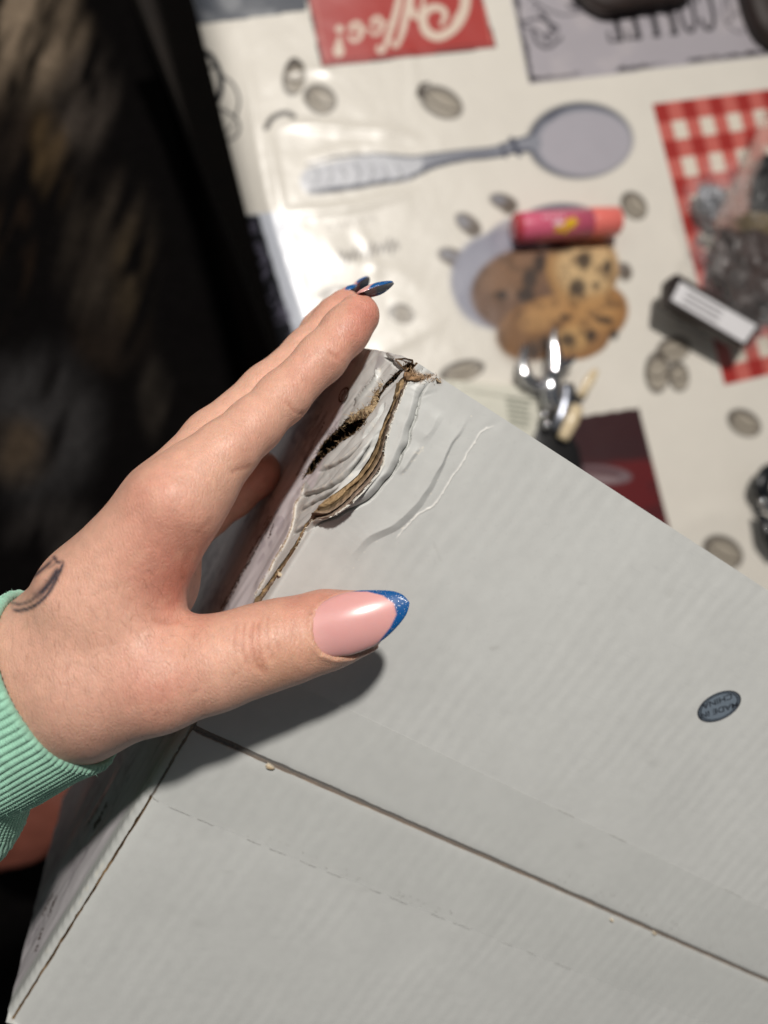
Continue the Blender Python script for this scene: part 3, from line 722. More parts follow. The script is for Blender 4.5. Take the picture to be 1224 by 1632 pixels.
ARM3 = [[SC+e1*i*3+e2*j*5.5, SC+e1*i*3+e2*j*6+SA*70, 13.0, 14.5] for i, j in ((1, 1), (1, -1), (-1, 1), (-1, -1))]+[[SC+SA*3, SC-SA*9, 14.0, 12.5]]
for nm, pts in FING.items():
    for (x, y, z, r) in pts:
        p = P(x, y, z)-C0; u_, w_ = p@d2, -(p@-d3); print(nm, 'gap to panel %.1f' % ((-(p@d1)-w_*math.tan(float(lean(u_))))*math.cos(float(lean(u_)))-r), 'u %.0f w %.0f' % (u_, w_))
for (x, y, z, r) in THUMB: print('thumb over flap %.1f' % (-((P(x, y, z)-C0)@d3)-r))
HS = 0.62
lo = np.array([-118., -62, 136]); hi = np.array([2., 66, 236])
ax = [np.arange(lo[i], hi[i], HS, dtype=np.float32) for i in range(3)]
X = np.stack(np.meshgrid(*ax, indexing='ij'), -1)
def hand_sdf(X):
    palm = None
    for ch_ in PALM:
        c = chain(X, ch_, 3); palm = c if palm is None else smin(palm, c, 9)
    for a0_, b0_, ra_, rb_ in ARM3: palm = smin(palm, cone(X, a0_, b0_, ra_, rb_).astype(np.float32), 7)
    out = palm
    for nm, pts in FING.items():
        f = smin(palm, chain(X, pts, 2.5), 8.0 if nm == 'index' else 5.5); out = np.minimum(out, f)
    # soften only the root of the web between neighbouring fingers
    th = smin(palm, chain(X, THUMB, 3), 9)
    out = smin(out, th, 2.0)
    return out
sd_ = hand_sdf(X)
def gaus(X, x, y, z, r): p = P(x, y, z); return np.exp(-((X-p)**2).sum(-1)/(r*r))
# knuckle, tendon and fat pad
sd_ = sd_ - 0.25*gaus(X, 212, 772, 152, 7) - 0.8*gaus(X, 300, 1130, 156, 11) + 0.6*gaus(X, 470, 1095, 160, 7) - 0.7*gaus(X, 392, 1010, 156, 9) - 0.8*gaus(X, 560, 560, 173, 6) - 0.5*gaus(X, 415, 700, 158, 8)
HV, HQ = surface_nets(sd_, lo, HS, ax); del X, sd_
_par = np.arange(len(HV))
for _it in range(400):
    _mn = _par[HQ].min(1); _new = _par.copy(); np.minimum.at(_new, HQ.ravel(), np.repeat(_mn, 4)); _new = _new[_new]; _new = _new[_new]
    if (_new == _par).all(): break
    _par = _new
_lab, _cnt = np.unique(_par, return_counts=True); print('pieces', _cnt, _it); _kp = _par == _lab[_cnt.argmax()]
HQ = HQ[_kp[HQ].all(1)]; _ix = np.cumsum(_kp)-1; HV = HV[_kp]; HQ = _ix[HQ]
HN2 = None
print('hand verts', len(HV), 'quads', len(HQ))
# normals
def vnormals(V, Q):
    n = np.cross(V[Q[:, 2]]-V[Q[:, 0]], V[Q[:, 3]]-V[Q[:, 1]]); N_ = np.zeros_like(V)
    for k in range(4): np.add.at(N_, Q[:, k], n)
    return N_/(np.linalg.norm(N_, axis=1, keepdims=True)+1e-12)
# two rounds of smoothing
for _ in range(4):
    A_ = np.zeros_like(HV); cn = np.zeros(len(HV))
    for k in range(4):
        np.add.at(A_, HQ[:, k], HV[HQ[:, (k+1) % 4]]); np.add.at(cn, HQ[:, k], 1)
    HV = 0.5*HV+0.5*A_/np.maximum(cn, 1)[:, None]
HN = vnormals(HV, HQ); 
if (HN[:, 2]*(HV[:, 2]-HV[:, 2].mean())).mean() < 0: HN = -HN; HQ = HQ[:, ::-1].copy()
hx, hy = proj(HV); front = HN[:, 2] < 0.25
def stroke(pts, wd, cond=None, n=5):
    bb = np.array(pts); m_ = (hx > bb[:, 0].min()-20) & (hx < bb[:, 0].max()+20) & (hy > bb[:, 1].min()-20) & (hy < bb[:, 1].max()+20) & front
    if cond is not None: m_ &= cond
    out = np.zeros(len(HV)); d, t = pl_dist(hx[m_], hy[m_], smooth_pl(pts, n)); out[m_] = np.exp(-(d/wd)**2)*sstep(0, 0.15, t)*sstep(1, 0.85, t); return out
nearest = (HV[:, 2] < 176)
TN = [(500, 985), (506, 972), (515, 962), (532, 952), (553, 947), (600, 945), (635, 948), (655, 966), (645, 985), (625, 1010), (597, 1033), (560, 1048), (535, 1050), (512, 1042), (500, 1025), (496, 1005)]
crease = np.zeros(len(HV))
_m = (hx > 470) & (hx < 680) & (hy > 920) & (hy < 1075) & front & (HV[:, 2] < 176)
_d, _ = pl_dist(hx[_m], hy[_m], np.array(TN+[TN[0]])); _in = in_poly(hx[_m], hy[_m], TN)
crease[_m] += np.where(_in, 0.9*sstep(1, 8, _d), -0.45*np.exp(-(_d/7.0)**2))
for pts, wd, am in (
    ([(406, 985), (401, 1008), (402, 1032), (410, 1058), (424, 1078)], 3.2, 0.34), ([(420, 978), (412, 1000), (412, 1030), (420, 1060), (432, 1080)], 2.6, 0.18),
    ([(392, 990), (386, 1015), (388, 1042), (398, 1066)], 2.6, 0.16), ([(378, 995), (373, 1020), (376, 1045)], 2.2, 0.12),
    ([(430, 975), (425, 1000), (428, 1030), (438, 1058)], 2.4, 0.14), ([(442, 972), (438, 995), (441, 1020), (448, 1046)], 2.2, 0.10), ([(456, 975), (453, 1000), (458, 1030)], 2.2, 0.08), ([(470, 985), (468, 1005), (472, 1025)], 2.2, 0.07),
    ([(366, 755), (380, 748), (392, 746), (402, 740)], 3.2, 0.22), ([(458, 640), (466, 652), (478, 660), (486, 655)], 2.6, 0.2), ([(440, 628), (452, 640), (462, 646)], 2.6, 0.12),
    ([(522, 556), (530, 566), (542, 572)], 3.0, 0.25), ([(528, 545), (538, 553)], 2.6, 0.1),
    ([(306, 868), (300, 885), (292, 905), (288, 930)], 4.5, 0.12), ([(342, 828), (325, 840), (310, 856)], 4.0, 0.12),
    ([(296, 985), (280, 990), (262, 992), (240, 988)], 5, 0.22)):
    crease += (1.45 if pts[0][0] > 370 and pts[0][1] > 960 else 1.0)*am*stroke(pts, wd, nearest)
HV = HV-HN*crease[:, None]; HN2 = HN
hx, hy = proj(HV)
SK = lin(224, 175, 152)
hc = np.ones((len(HV), 3))*SK
def blend(k, c): 
    global hc; k = np.clip(k, 0, 1)[:, None]; hc = hc*(1-k)+np.asarray(c)*k
G3 = lambda x, y, z, r: gaus(HV, x, y, z, r)
RED = lin(196, 112, 96)
for (x, y, z, r, a_) in ((600, 490, 178, 9, .75), (570, 545, 172, 8, .55), (545, 470, 195, 9, .5), (430, 700, 156, 9, .25), (222, 778, 150, 8, .28), (268, 905, 156, 10, .55), (295, 950, 160, 7, .5), (250, 1090, 152, 9, .42),
                       (480, 955, 162, 9, .35), (540, 930, 165, 7, .5), (480, 1080, 163, 8, .25), (585, 1045, 168, 5, .35), (400, 1030, 153, 7, .12), (425, 752, 208, 9, .5), (270, 840, 150, 9, .2), (500, 590, 168, 8, .3)):
    blend(a_*G3(x, y, z, r), RED)
blend(0.25*G3(520, 1035, 160, 6), lin(214, 165, 120)); blend(0.3*G3(440, 1060, 158, 6), lin(212, 160, 110))
blend(0.5*(0.5+0.5*fbm2(HV[:, 0], HV[:, 1]+HV[:, 2], 0.12, 3, 3))*0.35, lin(190, 132, 112))
blend(0.22*sstep(0.1, 0.6, fbm2(HV[:, 0], HV[:, 1]+HV[:, 2], 0.25, 8, 3)), lin(222, 178, 152))
blend(0.22*(G3(120, 1150, 158, 22)+G3(230, 1180, 165, 16)), lin(180, 136, 122))
blend(np.clip(crease*1.6, 0, 0.45), lin(176, 104, 82))
# tattoo: an outlined leaf shape with a shaded edge on the back of the hand
tat = np.zeros(len(HV)); tc_ = HV[:, 2] < 190
for pts, wd, a_ in (([(14, 962), (24, 972), (42, 971), (60, 962), (78, 944), (92, 918), (100, 897), (90, 890)], 2.0, 0.85), ([(88, 888), (76, 900), (62, 912), (46, 925), (30, 945), (14, 962)], 1.8, 0.7), ([(84, 885), (92, 896), (99, 896)], 3.0, 0.8),
                    ([(96, 902), (84, 922), (70, 940), (58, 950)], 6.0, 0.8), ([(82, 926), (68, 942), (52, 955)], 8.0, 0.6), ([(12, 958), (30, 963), (48, 958), (62, 948)], 1.6, 0.6), ([(66, 905), (78, 904), (90, 898)], 1.8, 0.35), ([(20, 948), (30, 938), (38, 930)], 2.6, 0.3)):
    tat = np.maximum(tat, a_*stroke(pts, max(wd, 3.0), tc_))
blend(np.clip(tat*1.35, 0, 1)*0.95, lin(46, 48, 60))
blend(0.9*np.exp(-(np.hypot(hx-495, hy-979)/1.7)**2)*front*nearest, lin(120, 40, 32))
blend(0.22*sstep(0.45, 0.7, n2(HV[:, 0], HV[:, 1], 0.5, 5))*sstep(0.3, 0.8, n2(HV[:, 0], HV[:, 1], 1.6, 15)), lin(150, 90, 70))
# skin
M_skin, nt, b_ = new_mat('skin'); N = nt.nodes; L = nt.links
a_ = N.new('ShaderNodeAttribute'); a_.attribute_name = 'Col'; tc = N.new('ShaderNodeTexCoord')
nz = N.new('ShaderNodeTexNoise'); nz.inputs['Scale'].default_value = 420; nz.inputs['Detail'].default_value = 6; L.new(tc.outputs['Object'], nz.inputs['Vector'])
mr = N.new('ShaderNodeMapRange'); mr.inputs['From Min'].default_value = 0.3; mr.inputs['From Max'].default_value = 0.7; mr.inputs['To Min'].default_value = 0.93; mr.inputs['To Max'].default_value = 1.07; L.new(nz.outputs['Fac'], mr.inputs['Value'])
vm = N.new('ShaderNodeVectorMath'); vm.operation = 'MULTIPLY'; L.new(a_.outputs['Color'], vm.inputs[0]); L.new(mr.outputs[0], vm.inputs[1]); L.new(vm.outputs[0], b_.inputs['Base Color'])
b_.inputs['Subsurface Weight'].default_value = 0.35; b_.inputs['Subsurface Radius'].default_value = (1, 0.38, 0.2); b_.inputs['Subsurface Scale'].default_value = 0.0022
b_.inputs['Roughness'].default_value = 0.41; b_.inputs['Specular IOR Level'].default_value = 0.5; b_.inputs['Coat Weight'].default_value = 0.06; b_.inputs['Coat Roughness'].default_value = 0.35
# fine skin lines: two stretched cell patterns crossing, plus pores
def lines(rot, sx, sy, dist, prev, st):
    mp = N.new('ShaderNodeMapping'); mp.inputs['Rotation'].default_value = rot; mp.inputs['Scale'].default_value = (sx, sy, sx); L.new(tc.outputs['Object'], mp.inputs['Vector'])
    wr = N.new('ShaderNodeTexVoronoi'); wr.feature = 'DISTANCE_TO_EDGE'; wr.inputs['Scale'].default_value = 1.0; L.new(mp.outputs[0], wr.inputs['Vector'])
    cr_ = N.new('ShaderNodeMapRange'); cr_.inputs['From Max'].default_value = 0.18; cr_.interpolation_type = 'SMOOTHSTEP'; L.new(wr.outputs['Distance'], cr_.inputs['Value'])
    bp = N.new('ShaderNodeBump'); bp.inputs['Strength'].default_value = st; bp.inputs['Distance'].default_value = dist; L.new(cr_.outputs[0], bp.inputs['Height'])
    if prev is not None: L.new(prev.outputs[0], bp.inputs['Normal'])
    return bp
b1 = lines((0.3, 0.2, 0.9), 1500, 420, 0.00006, None, 0.65); b2 = lines((0.1, 0.5, -0.5), 1300, 500, 0.00006, b1, 0.6); b3 = lines((0.7, 0.5, 0.2), 2600, 2600, 0.00004, b2, 0.6)
nb = N.new('ShaderNodeTexNoise'); nb.inputs['Scale'].default_value = 160; nb.inputs['Detail'].default_value = 4; L.new(tc.outputs['Object'], nb.inputs['Vector'])
b4 = N.new('ShaderNodeBump'); b4.inputs['Strength'].default_value = 0.18; b4.inputs['Distance'].default_value = 0.0003; L.new(nb.outputs['Fac'], b4.inputs['Height']); L.new(b3.outputs[0], b4.inputs['Normal'])
L.new(b4.outputs[0], b_.inputs['Normal'])
person = empty('person', P(90, 1078, 170), label='hand with blue-tipped nails and leaf tattoo in a mint ribbed cuff, gripping the box', cat='person')
hand = mesh_obj('hand', HV, HQ, M_skin, person, col=hc)

# ---- nails
M_nail = mat('nail_varnish', attr=True, rough=0.3, coat=0.5, coat_rough=0.16, noise=0.02, nscale=400, sss=0.15, sssr=(0.0012, 0, 0))
nt = M_nail.node_tree; N = nt.nodes; L = nt.links; b_ = N['Principled BSDF']
ga = N.new('ShaderNodeAttribute'); ga.attribute_name = 'glit'
tc = N.new('ShaderNodeTexCoord'); vo = N.new('ShaderNodeTexVoronoi'); vo.inputs['Scale'].default_value = 3600; L.new(tc.outputs['Object'], vo.inputs['Vector'])
sp = N.new('ShaderNodeSeparateColor'); L.new(vo.outputs['Color'], sp.inputs[0])
gt = N.new('ShaderNodeMath'); gt.operation = 'GREATER_THAN'; gt.inputs[1].default_value = 0.80; L.new(sp.outputs[0], gt.inputs[0])
ds_ = N.new('ShaderNodeMath'); ds_.operation = 'LESS_THAN'; ds_.inputs[1].default_value = 0.36; L.new(vo.outputs['Distance'], ds_.inputs[0])
m1 = N.new('ShaderNodeMath'); m1.operation = 'MULTIPLY'; L.new(gt.outputs[0], m1.inputs[0]); L.new(ds_.outputs[0], m1.inputs[1])
m2 = N.new('ShaderNodeMath'); m2.operation = 'MULTIPLY'; L.new(m1.outputs[0], m2.inputs[0]); L.new(ga.outputs['Fac'], m2.inputs[1])
src = b_.inputs['Base Color'].links[0].from_socket
mx = N.new('ShaderNodeMix'); mx.data_type = 'RGBA'; L.new(m2.outputs[0], mx.inputs[0]); L.new(src, mx.inputs[6]); mx.inputs[7].default_value = (0.95, 0.97, 1, 1); L.new(mx.outputs[2], b_.inputs['Base Color'])
mm = N.new('ShaderNodeMath'); mm.operation = 'MULTIPLY'; mm.inputs[1].default_value = 0.9; L.new(m2.outputs[0], mm.inputs[0]); L.new(mm.outputs[0], b_.inputs['Metallic'])
BLUE = lin(14, 84, 146); PINK = lin(220, 162, 158)
def nail(px, py, z, axis, nrm, length, width, tip0, under=False, curve=0.85, label=None, bend=0.0, asym=0.0, thumb=False):
    a_ = np.array(axis, float); a_ /= np.linalg.norm(a_); n_ = np.array(nrm, float); n_ -= a_*(n_@a_); n_ /= np.linalg.norm(n_); s_ = np.cross(a_, n_)
    ns_, nt_ = 70, 41
    T = np.linspace(0, 1, ns_); K = np.linspace(-1, 1, nt_); Tg, Kg = np.meshgrid(T, K, indexing='ij')
    # almond outline: rounded root, gently widening, pointed oval tip
    wv_ = np.where(Tg < 0.16, np.sqrt(np.clip(1-((0.16-Tg)/0.165)**2, 0, 1))*0.92+0.0, 0.92+0.08*np.sin(np.clip((Tg-0.16)/0.4, 0, 1)*np.pi/2))
    wv_ = np.where(Tg > 0.55, (0.92+0.08)*np.clip(1-((Tg-0.55)/0.452)**2.3, 0, 1)**0.60, wv_)
    hw_ = width/2*wv_
    ang = Kg*1.0*curve; R_ = width/2/math.sin(curve)
    x = hw_*np.sin(ang)/math.sin(curve)
    if thumb:
        q_ = z/F; R_ = 9.2
        up_ = np.interp(T, [0, .03, .07, .184, .3, .43, .57, .708, .83, .908, .96, .985, 1], [6, 17, 25, 39, 43, 44, 41, 35, 29, 23, 16, 10.5, 1.5]); dn_ = np.interp(T, [0, .02, .05, .10, .16, .31, .44, .55, .66, .75, .84, .908, .96, 1], [12, 28, 37, 45, 50, 55, 54, 51.5, 46, 39, 30, 22, 14, 1.5])
        for _ in range(2): up_[1:-1] = (up_[:-2]+2*up_[1:-1]+up_[2:])/4; dn_[1:-1] = (dn_[:-2]+2*dn_[1:-1]+dn_[2:])/4
        sgn_ = 1.0 if (s_ @ np.array([-.261, -.965, 0])) > 0 else -1.0
        wpx = np.where(Kg*sgn_ > 0, up_[:, None], -dn_[:, None])*np.abs(np.sin(Kg*1.25)/math.sin(1.25))
        x = (wpx+5)*sgn_*q_*1.0
    drop = R_*(1-np.cos(np.arcsin(np.clip(x/R_, -1, 1))))
    arch = 0.9*np.sin(np.pi*np.clip(Tg*0.9+0.08, 0, 1))-bend*Tg**2
    th = 0.38+0.25*np.sin(np.pi*Tg)
    c0 = P(px, py, z)
    def surf(off): return c0+((Tg-0.5)*length)[..., None]*a_+(x+asym*Tg**2)[..., None]*s_+(arch-drop+off)[..., None]*n_
    top_, bot = surf(th*np.sqrt(np.clip(1-Kg**8, 0, 1))), surf(-0.15)
    smile = Tg-(tip0+0.10-0.62*np.abs(Kg+0.0)**2.2*0.55)+0.10*Kg*np.sign(asym if asym else 1)
    if thumb: smile = Tg-np.interp(wpx, [-56, -48, -29, -12, 6, 23, 35, 43, 50], [.53, .60, .755, .845, .85, .765, .64, .48, .33])
    blue = sstep(-0.012, 0.012, smile)
    rim = blue
    col_ = PINK*(1-blue[..., None])+BLUE*blue[..., None]
    lun = sstep(0.22, 0.05, Tg)[..., None]*0.35; col_ = col_*(1-lun*(1-blue[..., None]))+lin(232, 178, 172)*lun*(1-blue[..., None])
    G_ = np.concatenate([top_, bot[:, ::-1]], 1); colb = np.ones_like(col_)*(lin(70, 78, 98) if under else BLUE*0.6)
    if under:
        rr_ = sstep(0.7, 0.95, np.abs(Kg))[..., None]; colb = colb*(1-rr_)+BLUE*rr_
        pk = sstep(0.62, 0.5, Tg)[..., None]; colb = colb*(1-pk)+lin(150, 86, 84)*pk
    cc = np.concatenate([col_, colb[:, ::-1]], 1); gg = np.concatenate([blue, sstep(0.6, 0.9, np.abs(Kg))[:, ::-1]*(1.0 if under else 0.3)], 1)
    o = grid_obj('fingernail', G_, M_nail, person, col=cc, wrap=True, attrs={'glit': gg})
    if label: o['label'] = label
    return o
nail(575, 988, 158.3, (159, -43, 16), (-0.05, -0.10, -1), 23.0, 14.8, 0.74, label='pink almond thumbnail with blue glitter tip', bend=1.0, curve=0.95, thumb=True)
nail(598, 462, 184, (0.86, -0.36, 0.22), (-0.36, -0.90, 0.10), 10.6, 5.6, 0.6, under=True, label='nail seen from below, grey with blue glitter rim')
nail(553, 466, 199, (0.76, -0.58, 0.3), (-0.62, -0.75, -0.12), 7.2, 5.2, 0.58)
nail(574, 457, 213, (0.66, -0.62, 0.4), (-0.60, -0.70, 0.35), 8.5, 6.0, 0.60, under=True)
#@@SLEEVE
# ---- sleeve
M_knit = mat('mint_knit', attr=True, rough=0.75, noise=0.10, nscale=1400, bump=0.8, bscale=3200, bdist=0.00022, sheen=0.4, spec=0.3)
prof = [(-3.5, -2.6), (-4.2, -2.0), (-4.4, -1.0), (-4.0, 0.0), (-3.2, 0.7), (-2.2, 1.0)]
ax_ = np.concatenate([np.linspace(-1.4, 30, 190), np.linspace(30.5, 260, 230)])
NA = 1080; th = np.linspace(0, 2*np.pi, NA, endpoint=False)
rows_a = np.array([p[0] for p in [(9, -2.8), (4, -2.9), (0, -2.7)]]+[0.2, -0.5, -0.9, -0.8, -0.3]); rows_r = np.array([-2.6, -2.6, -2.5, -1.9, -1.2, -0.5, 0.1, 0.5])
AA = np.concatenate([rows_a, 0.3+np.clip(ax_+1.4, 0, None)]); RR = np.concatenate([rows_r, 0.65+0*ax_])
NR = 86
Ag, Tg = np.meshgrid(AA, th, indexing='ij')
tw = Tg+0.012*Ag*0.3+0.035*n2(Ag, np.cos(Tg)*5+3, 0.05, 15)+0.02*n2(Ag, np.cos(Tg)*6, 0.15, 5)+0.015*n2(Ag, np.sin(Tg)*6, 0.15, 9)
rib = np.abs(np.sin(tw*NR/2)); rib = (rib**0.6)
onr = np.clip((Ag+1.5)/1.5, 0.35, 1.0)*(RR[:, None] > -1.5)
bulge = 11*sstep(24, 42, Ag)
rad_a, rad_b = 22.6, 20.5
fold_ = 1.0*np.sin(Ag*0.32+1.5*np.sin(Tg*2+1)+Tg)*sstep(10, 40, Ag)+0.7*n2(Ag*0.3, np.cos(Tg)*4, 0.5, 3)
puck = 3.0*np.sin(Tg*5+Ag*0.10)*sstep(40, 60, Ag)+2.0*np.sin(Tg*9-Ag*0.2)*sstep(44, 60, Ag)
knit = 0.15*np.sin(Ag*2*np.pi/0.62+np.sign(np.sin(tw*NR/2))*0.8)
rr = RR[:, None]+onr*(0.62*rib+knit)+bulge+fold_+puck
# e2 lies across the picture, e1 towards the lens
Gs = SC+SA*Ag[..., None]+e1*((rad_b+rr)*np.cos(Tg))[..., None]+e2*((rad_a+rr)*np.sin(Tg))[..., None]
cs_ = np.ones(Ag.shape+(3,))*lin(156, 208, 182)*(0.70+0.32*rib*onr+0.0)[..., None]*(1+0.10*fbm2(Ag, Tg*20, 0.5, 8, 3))[..., None]  # shade between the ribs painted in: valleys darker, tops lighter
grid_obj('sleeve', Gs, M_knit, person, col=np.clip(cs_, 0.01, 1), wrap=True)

# lint on the knit and fine hairs on the wrist
def surf_hairs(name, V_, N_, n, ln, wd, colr, m_, seed, lay=0.5, dirn=None):
    r = np.random.default_rng(seed); i = r.integers(0, len(V_), n); p0 = V_[i]+0; nn = N_[i]; t = r.normal(0, 1, (n, 3)) if dirn is None else np.asarray(dirn)+r.normal(0, 0.35, (n, 3))
    t -= nn*(t*nn).sum(1, keepdims=True); t /= np.linalg.norm(t, axis=1, keepdims=True); l = ln*(0.4+r.random((n, 1))); sd2 = np.cross(nn, t)*wd
    a = p0+t*l*0.5+nn*l*(1-lay)*0.35+sd2*0; b = p0+t*l+nn*l*(1-lay)*0.3+r.normal(0, 0.12, (n, 3))*l
    V = np.stack([p0+sd2, p0-sd2, a-sd2*.7, a+sd2*.7, b], 1).reshape(-1, 3); k = np.arange(n)*5
    fc = [(int(q), int(q+1), int(q+2), int(q+3)) for q in k]+[(int(q+3), int(q+2), int(q+4)) for q in k]
    o = mesh_obj(name, V, fc, m_, person, col=np.repeat(np.asarray(colr)*(0.8+0.4*r.random((n, 1))), 5, 0), smooth=False); o['kind'] = 'stuff'; return o
_f = grid_faces(Gs.shape[0], Gs.shape[1], True); _V = Gs.reshape(-1, 3); _N = vnormals(_V, _f); _c = (_V-(SC+SA*((_V-SC)@SA)[:, None])); _s = np.sign((_N*_c).sum(1)); _N = _N*_s[:, None]
_ok = (Ag.ravel() > -0.8) & (Ag.ravel() < 45) & (_N[:, 2] < 0.2) & (RR[:, None]+0*Ag).ravel().__gt__(-1)
surf_hairs('lint', _V[_ok], _N[_ok], 2600, 0.9, 0.022, lin(176, 226, 200), M_fibre, 21, lay=0.2)
_hx, _hy = proj(HV); _m = (HN2[:, 2] < 0) & (_hx > 20) & (_hx < 330) & (_hy > 900) & (_hy < 1210)
surf_hairs('fine_hair', HV[_m], HN2[_m], 420, 2.6, 0.018, lin(120, 84, 66), M_fibre, 22, lay=0.75, dirn=(0.5, 0.9, 0))
#@@TABLE
# ------------------------------------------------------------------ room, table, cloth
M_floor = mat('floor_wood', color=lin(58, 40, 30), rough=0.5, noise=0.3, nscale=18, bump=0.2, bscale=60, bdist=0.002)
def box_mesh(name, x0, x1, y0, y1, z0, z1, m_, parent=None, bev=0.004, kind=None):
    bm = bmesh.new(); bmesh.ops.create_cube(bm, size=1.0)
    for v in bm.verts: v.co = Vector(((x0+x1)/2+v.co.x*(x1-x0), (y0+y1)/2+v.co.y*(y1-y0), (z0+z1)/2+v.co.z*(z1-z0)))
    if bev: bmesh.ops.bevel(bm, geom=bm.edges[:], offset=bev, segments=3, affect='EDGES', profile=0.6)
    if parent is not None:
        pl = Vector(parent_loc(parent)); bmesh.ops.translate(bm, verts=bm.verts, vec=-pl)
    me = bpy.data.meshes.new(name); bm.to_mesh(me); bm.free(); me.materials.append(m_)
    for p in me.polygons: p.use_smooth = False
    o = bpy.data.objects.new(name, me); C.objects.link(o)
    if parent is not None: o.parent = parent
    if kind: o['kind'] = kind
    return o
box_mesh('floor', -3, 3, -3, 3, -0.05, 0.0, M_floor, bev=0, kind='structure')
M_wood = mat('dark_wood', color=lin(70, 46, 30), rough=0.45, noise=0.3, nscale=35, bump=0.2, bscale=90, bdist=0.001)
XE = 95.0
def rempty(name, loc, **k):
    o = bpy.data.objects.new(name, None); C.objects.link(o); o.location = loc; tag(o, **k); return o
tb = rempty('table', (0.6, 0.25, 0), label='dark wooden table hidden under the coffee-print tablecloth', cat='table')
box_mesh('tabletop', XE/1000+0.002, 1.15, -0.17, 0.80, TZ-0.030, TZ-0.003, M_wood, tb)
for lx in (0.16, 1.09):
    for ly in (-0.11, 0.74): box_mesh('leg', lx-0.03, lx+0.03, ly-0.03, ly+0.03, 0.001, TZ-0.031, M_wood, tb)
# ---- tablecloth print
def rot_ell(x, y, cx_, cy_, rx, ry, deg=0, soft=0.06):
    a_ = math.radians(deg); dx, dy = x-cx_, y-cy_; u_ = (dx*math.cos(a_)+dy*math.sin(a_))/rx; v_ = (-dx*math.sin(a_)+dy*math.cos(a_))/ry
    return sstep(1+soft, 1-soft, np.hypot(u_, v_)), u_, v_
class Paint:
    def __init__(s, x, y, base): s.x, s.y = x, y; s.c = np.ones(x.shape+(3,))*base
    def box(s, x0, y0, x1, y1): return (s.x > x0) & (s.x < x1) & (s.y > y0) & (s.y < y1)
    def put(s, m_, k, col):
        k = np.clip(k, 0, 1)[..., None]; s.c[m_] = s.c[m_]*(1-k)+np.asarray(col)*k
    def poly(s, pts, col, a_=1.0):
        p = np.array(pts); m_ = s.box(p[:, 0].min(), p[:, 1].min(), p[:, 0].max(), p[:, 1].max()); s.put(m_, a_*in_poly(s.x[m_], s.y[m_], pts), col)
    def ell(s, cx_, cy_, rx, ry, deg, col, a_=1.0, soft=0.08):
        r = max(rx, ry)*1.3; m_ = s.box(cx_-r, cy_-r, cx_+r, cy_+r); k, _, _ = rot_ell(s.x[m_], s.y[m_], cx_, cy_, rx, ry, deg, soft); s.put(m_, a_*k, col)
    def line(s, pts, w0, col, w1=None, a_=1.0, n=5, wm=None):
        p = np.array(pts); ww = max(w0, w1 or 0, wm or 0); m_ = s.box(p[:, 0].min()-ww, p[:, 1].min()-ww, p[:, 0].max()+ww, p[:, 1].max()+ww)
        d, t = pl_dist(s.x[m_], s.y[m_], smooth_pl(pts, n)); w_ = w0+((w1 if w1 is not None else w0)-w0)*t
        if wm is not None: w_ = w_*(1-np.sin(np.pi*t))+wm*np.sin(np.pi*t)
        s.put(m_, a_*sstep(w_/2+0.8, w_/2-0.8, d), col)
def ax2(a_, b_, lo_, hi_, st):
    return axis(a_, b_, st, lo_, hi_, 18.0)
sx_ = ax2(-40, 1060, -40, 470, 1.0)        # distance from the fold at the table edge
yy_ = ax2(-185, 815, -160, 410, 1.0)
Sg, Yg = np.meshgrid(sx_, yy_, indexing='ij')
over = np.clip(-Sg, 0, None)
Xg = XE+np.where(Sg > 0, Sg, -30*np.tanh(over/36)); Zg = -(over**2/52)/(1+over/60)-0.0
Zg = Zg+0.35*fbm2(Xg, Yg, 0.012, 3, 3)
hpx, hpy = room_to_px(Xg, Yg, Zg)
def ridge(pts, wd, am):
    global Zg
    p = np.array(pts); m_ = (hpx > p[:, 0].min()-30) & (hpx < p[:, 0].max()+30) & (hpy > p[:, 1].min()-30) & (hpy < p[:, 1].max()+30)
    d, t = pl_dist(hpx[m_], hpy[m_], smooth_pl(pts, 5)); Zg[m_] += am*np.exp(-(d/wd)**2)*seg_taper(t, 0.3)
for pts, wd, am in (([(395, 60), (402, 180), (428, 330), (470, 470), (500, 560)], 7, 1.0), ([(430, 214), (470, 200), (560, 206), (640, 214), (690, 236)], 9, 1.5), ([(440, 335), (520, 336), (600, 322), (680, 296)], 9, 1.3),
                    ([(450, 118), (500, 112), (545, 118)], 8, 1.0), ([(425, 190), (435, 260), (450, 345)], 9, 1.0), ([(560, 590), (640, 545), (720, 505)], 12, 0.9), ([(470, 260), (560, 235), (640, 225)], 12, 0.7), ([(500, 380), (560, 420), (640, 440), (700, 480)], 14, 0.8),
                    ([(560, 350), (590, 400), (600, 460)], 10, 0.6), ([(650, 60), (660, 130), (655, 180)], 9, 0.5), ([(1060, 860), (1130, 820), (1200, 830)], 20, 0.8)):
    ridge(pts, wd, am)
Zg = Zg+sstep(260, 60, Sg)*0.30*fbm2(Xg, Yg, 0.05, 13, 3)+0.05*fbm2(Xg, Yg, 0.05, 17, 2)
CLOTH = lin(231, 225, 214)
pt = Paint(hpx, hpy, CLOTH)
pt.c *= (1+0.02*fbm2(Xg, Yg, 0.02, 19, 3))[..., None]
GR, GR2, DK = lin(118, 108, 94), lin(68, 58, 48), lin(52, 50, 54)
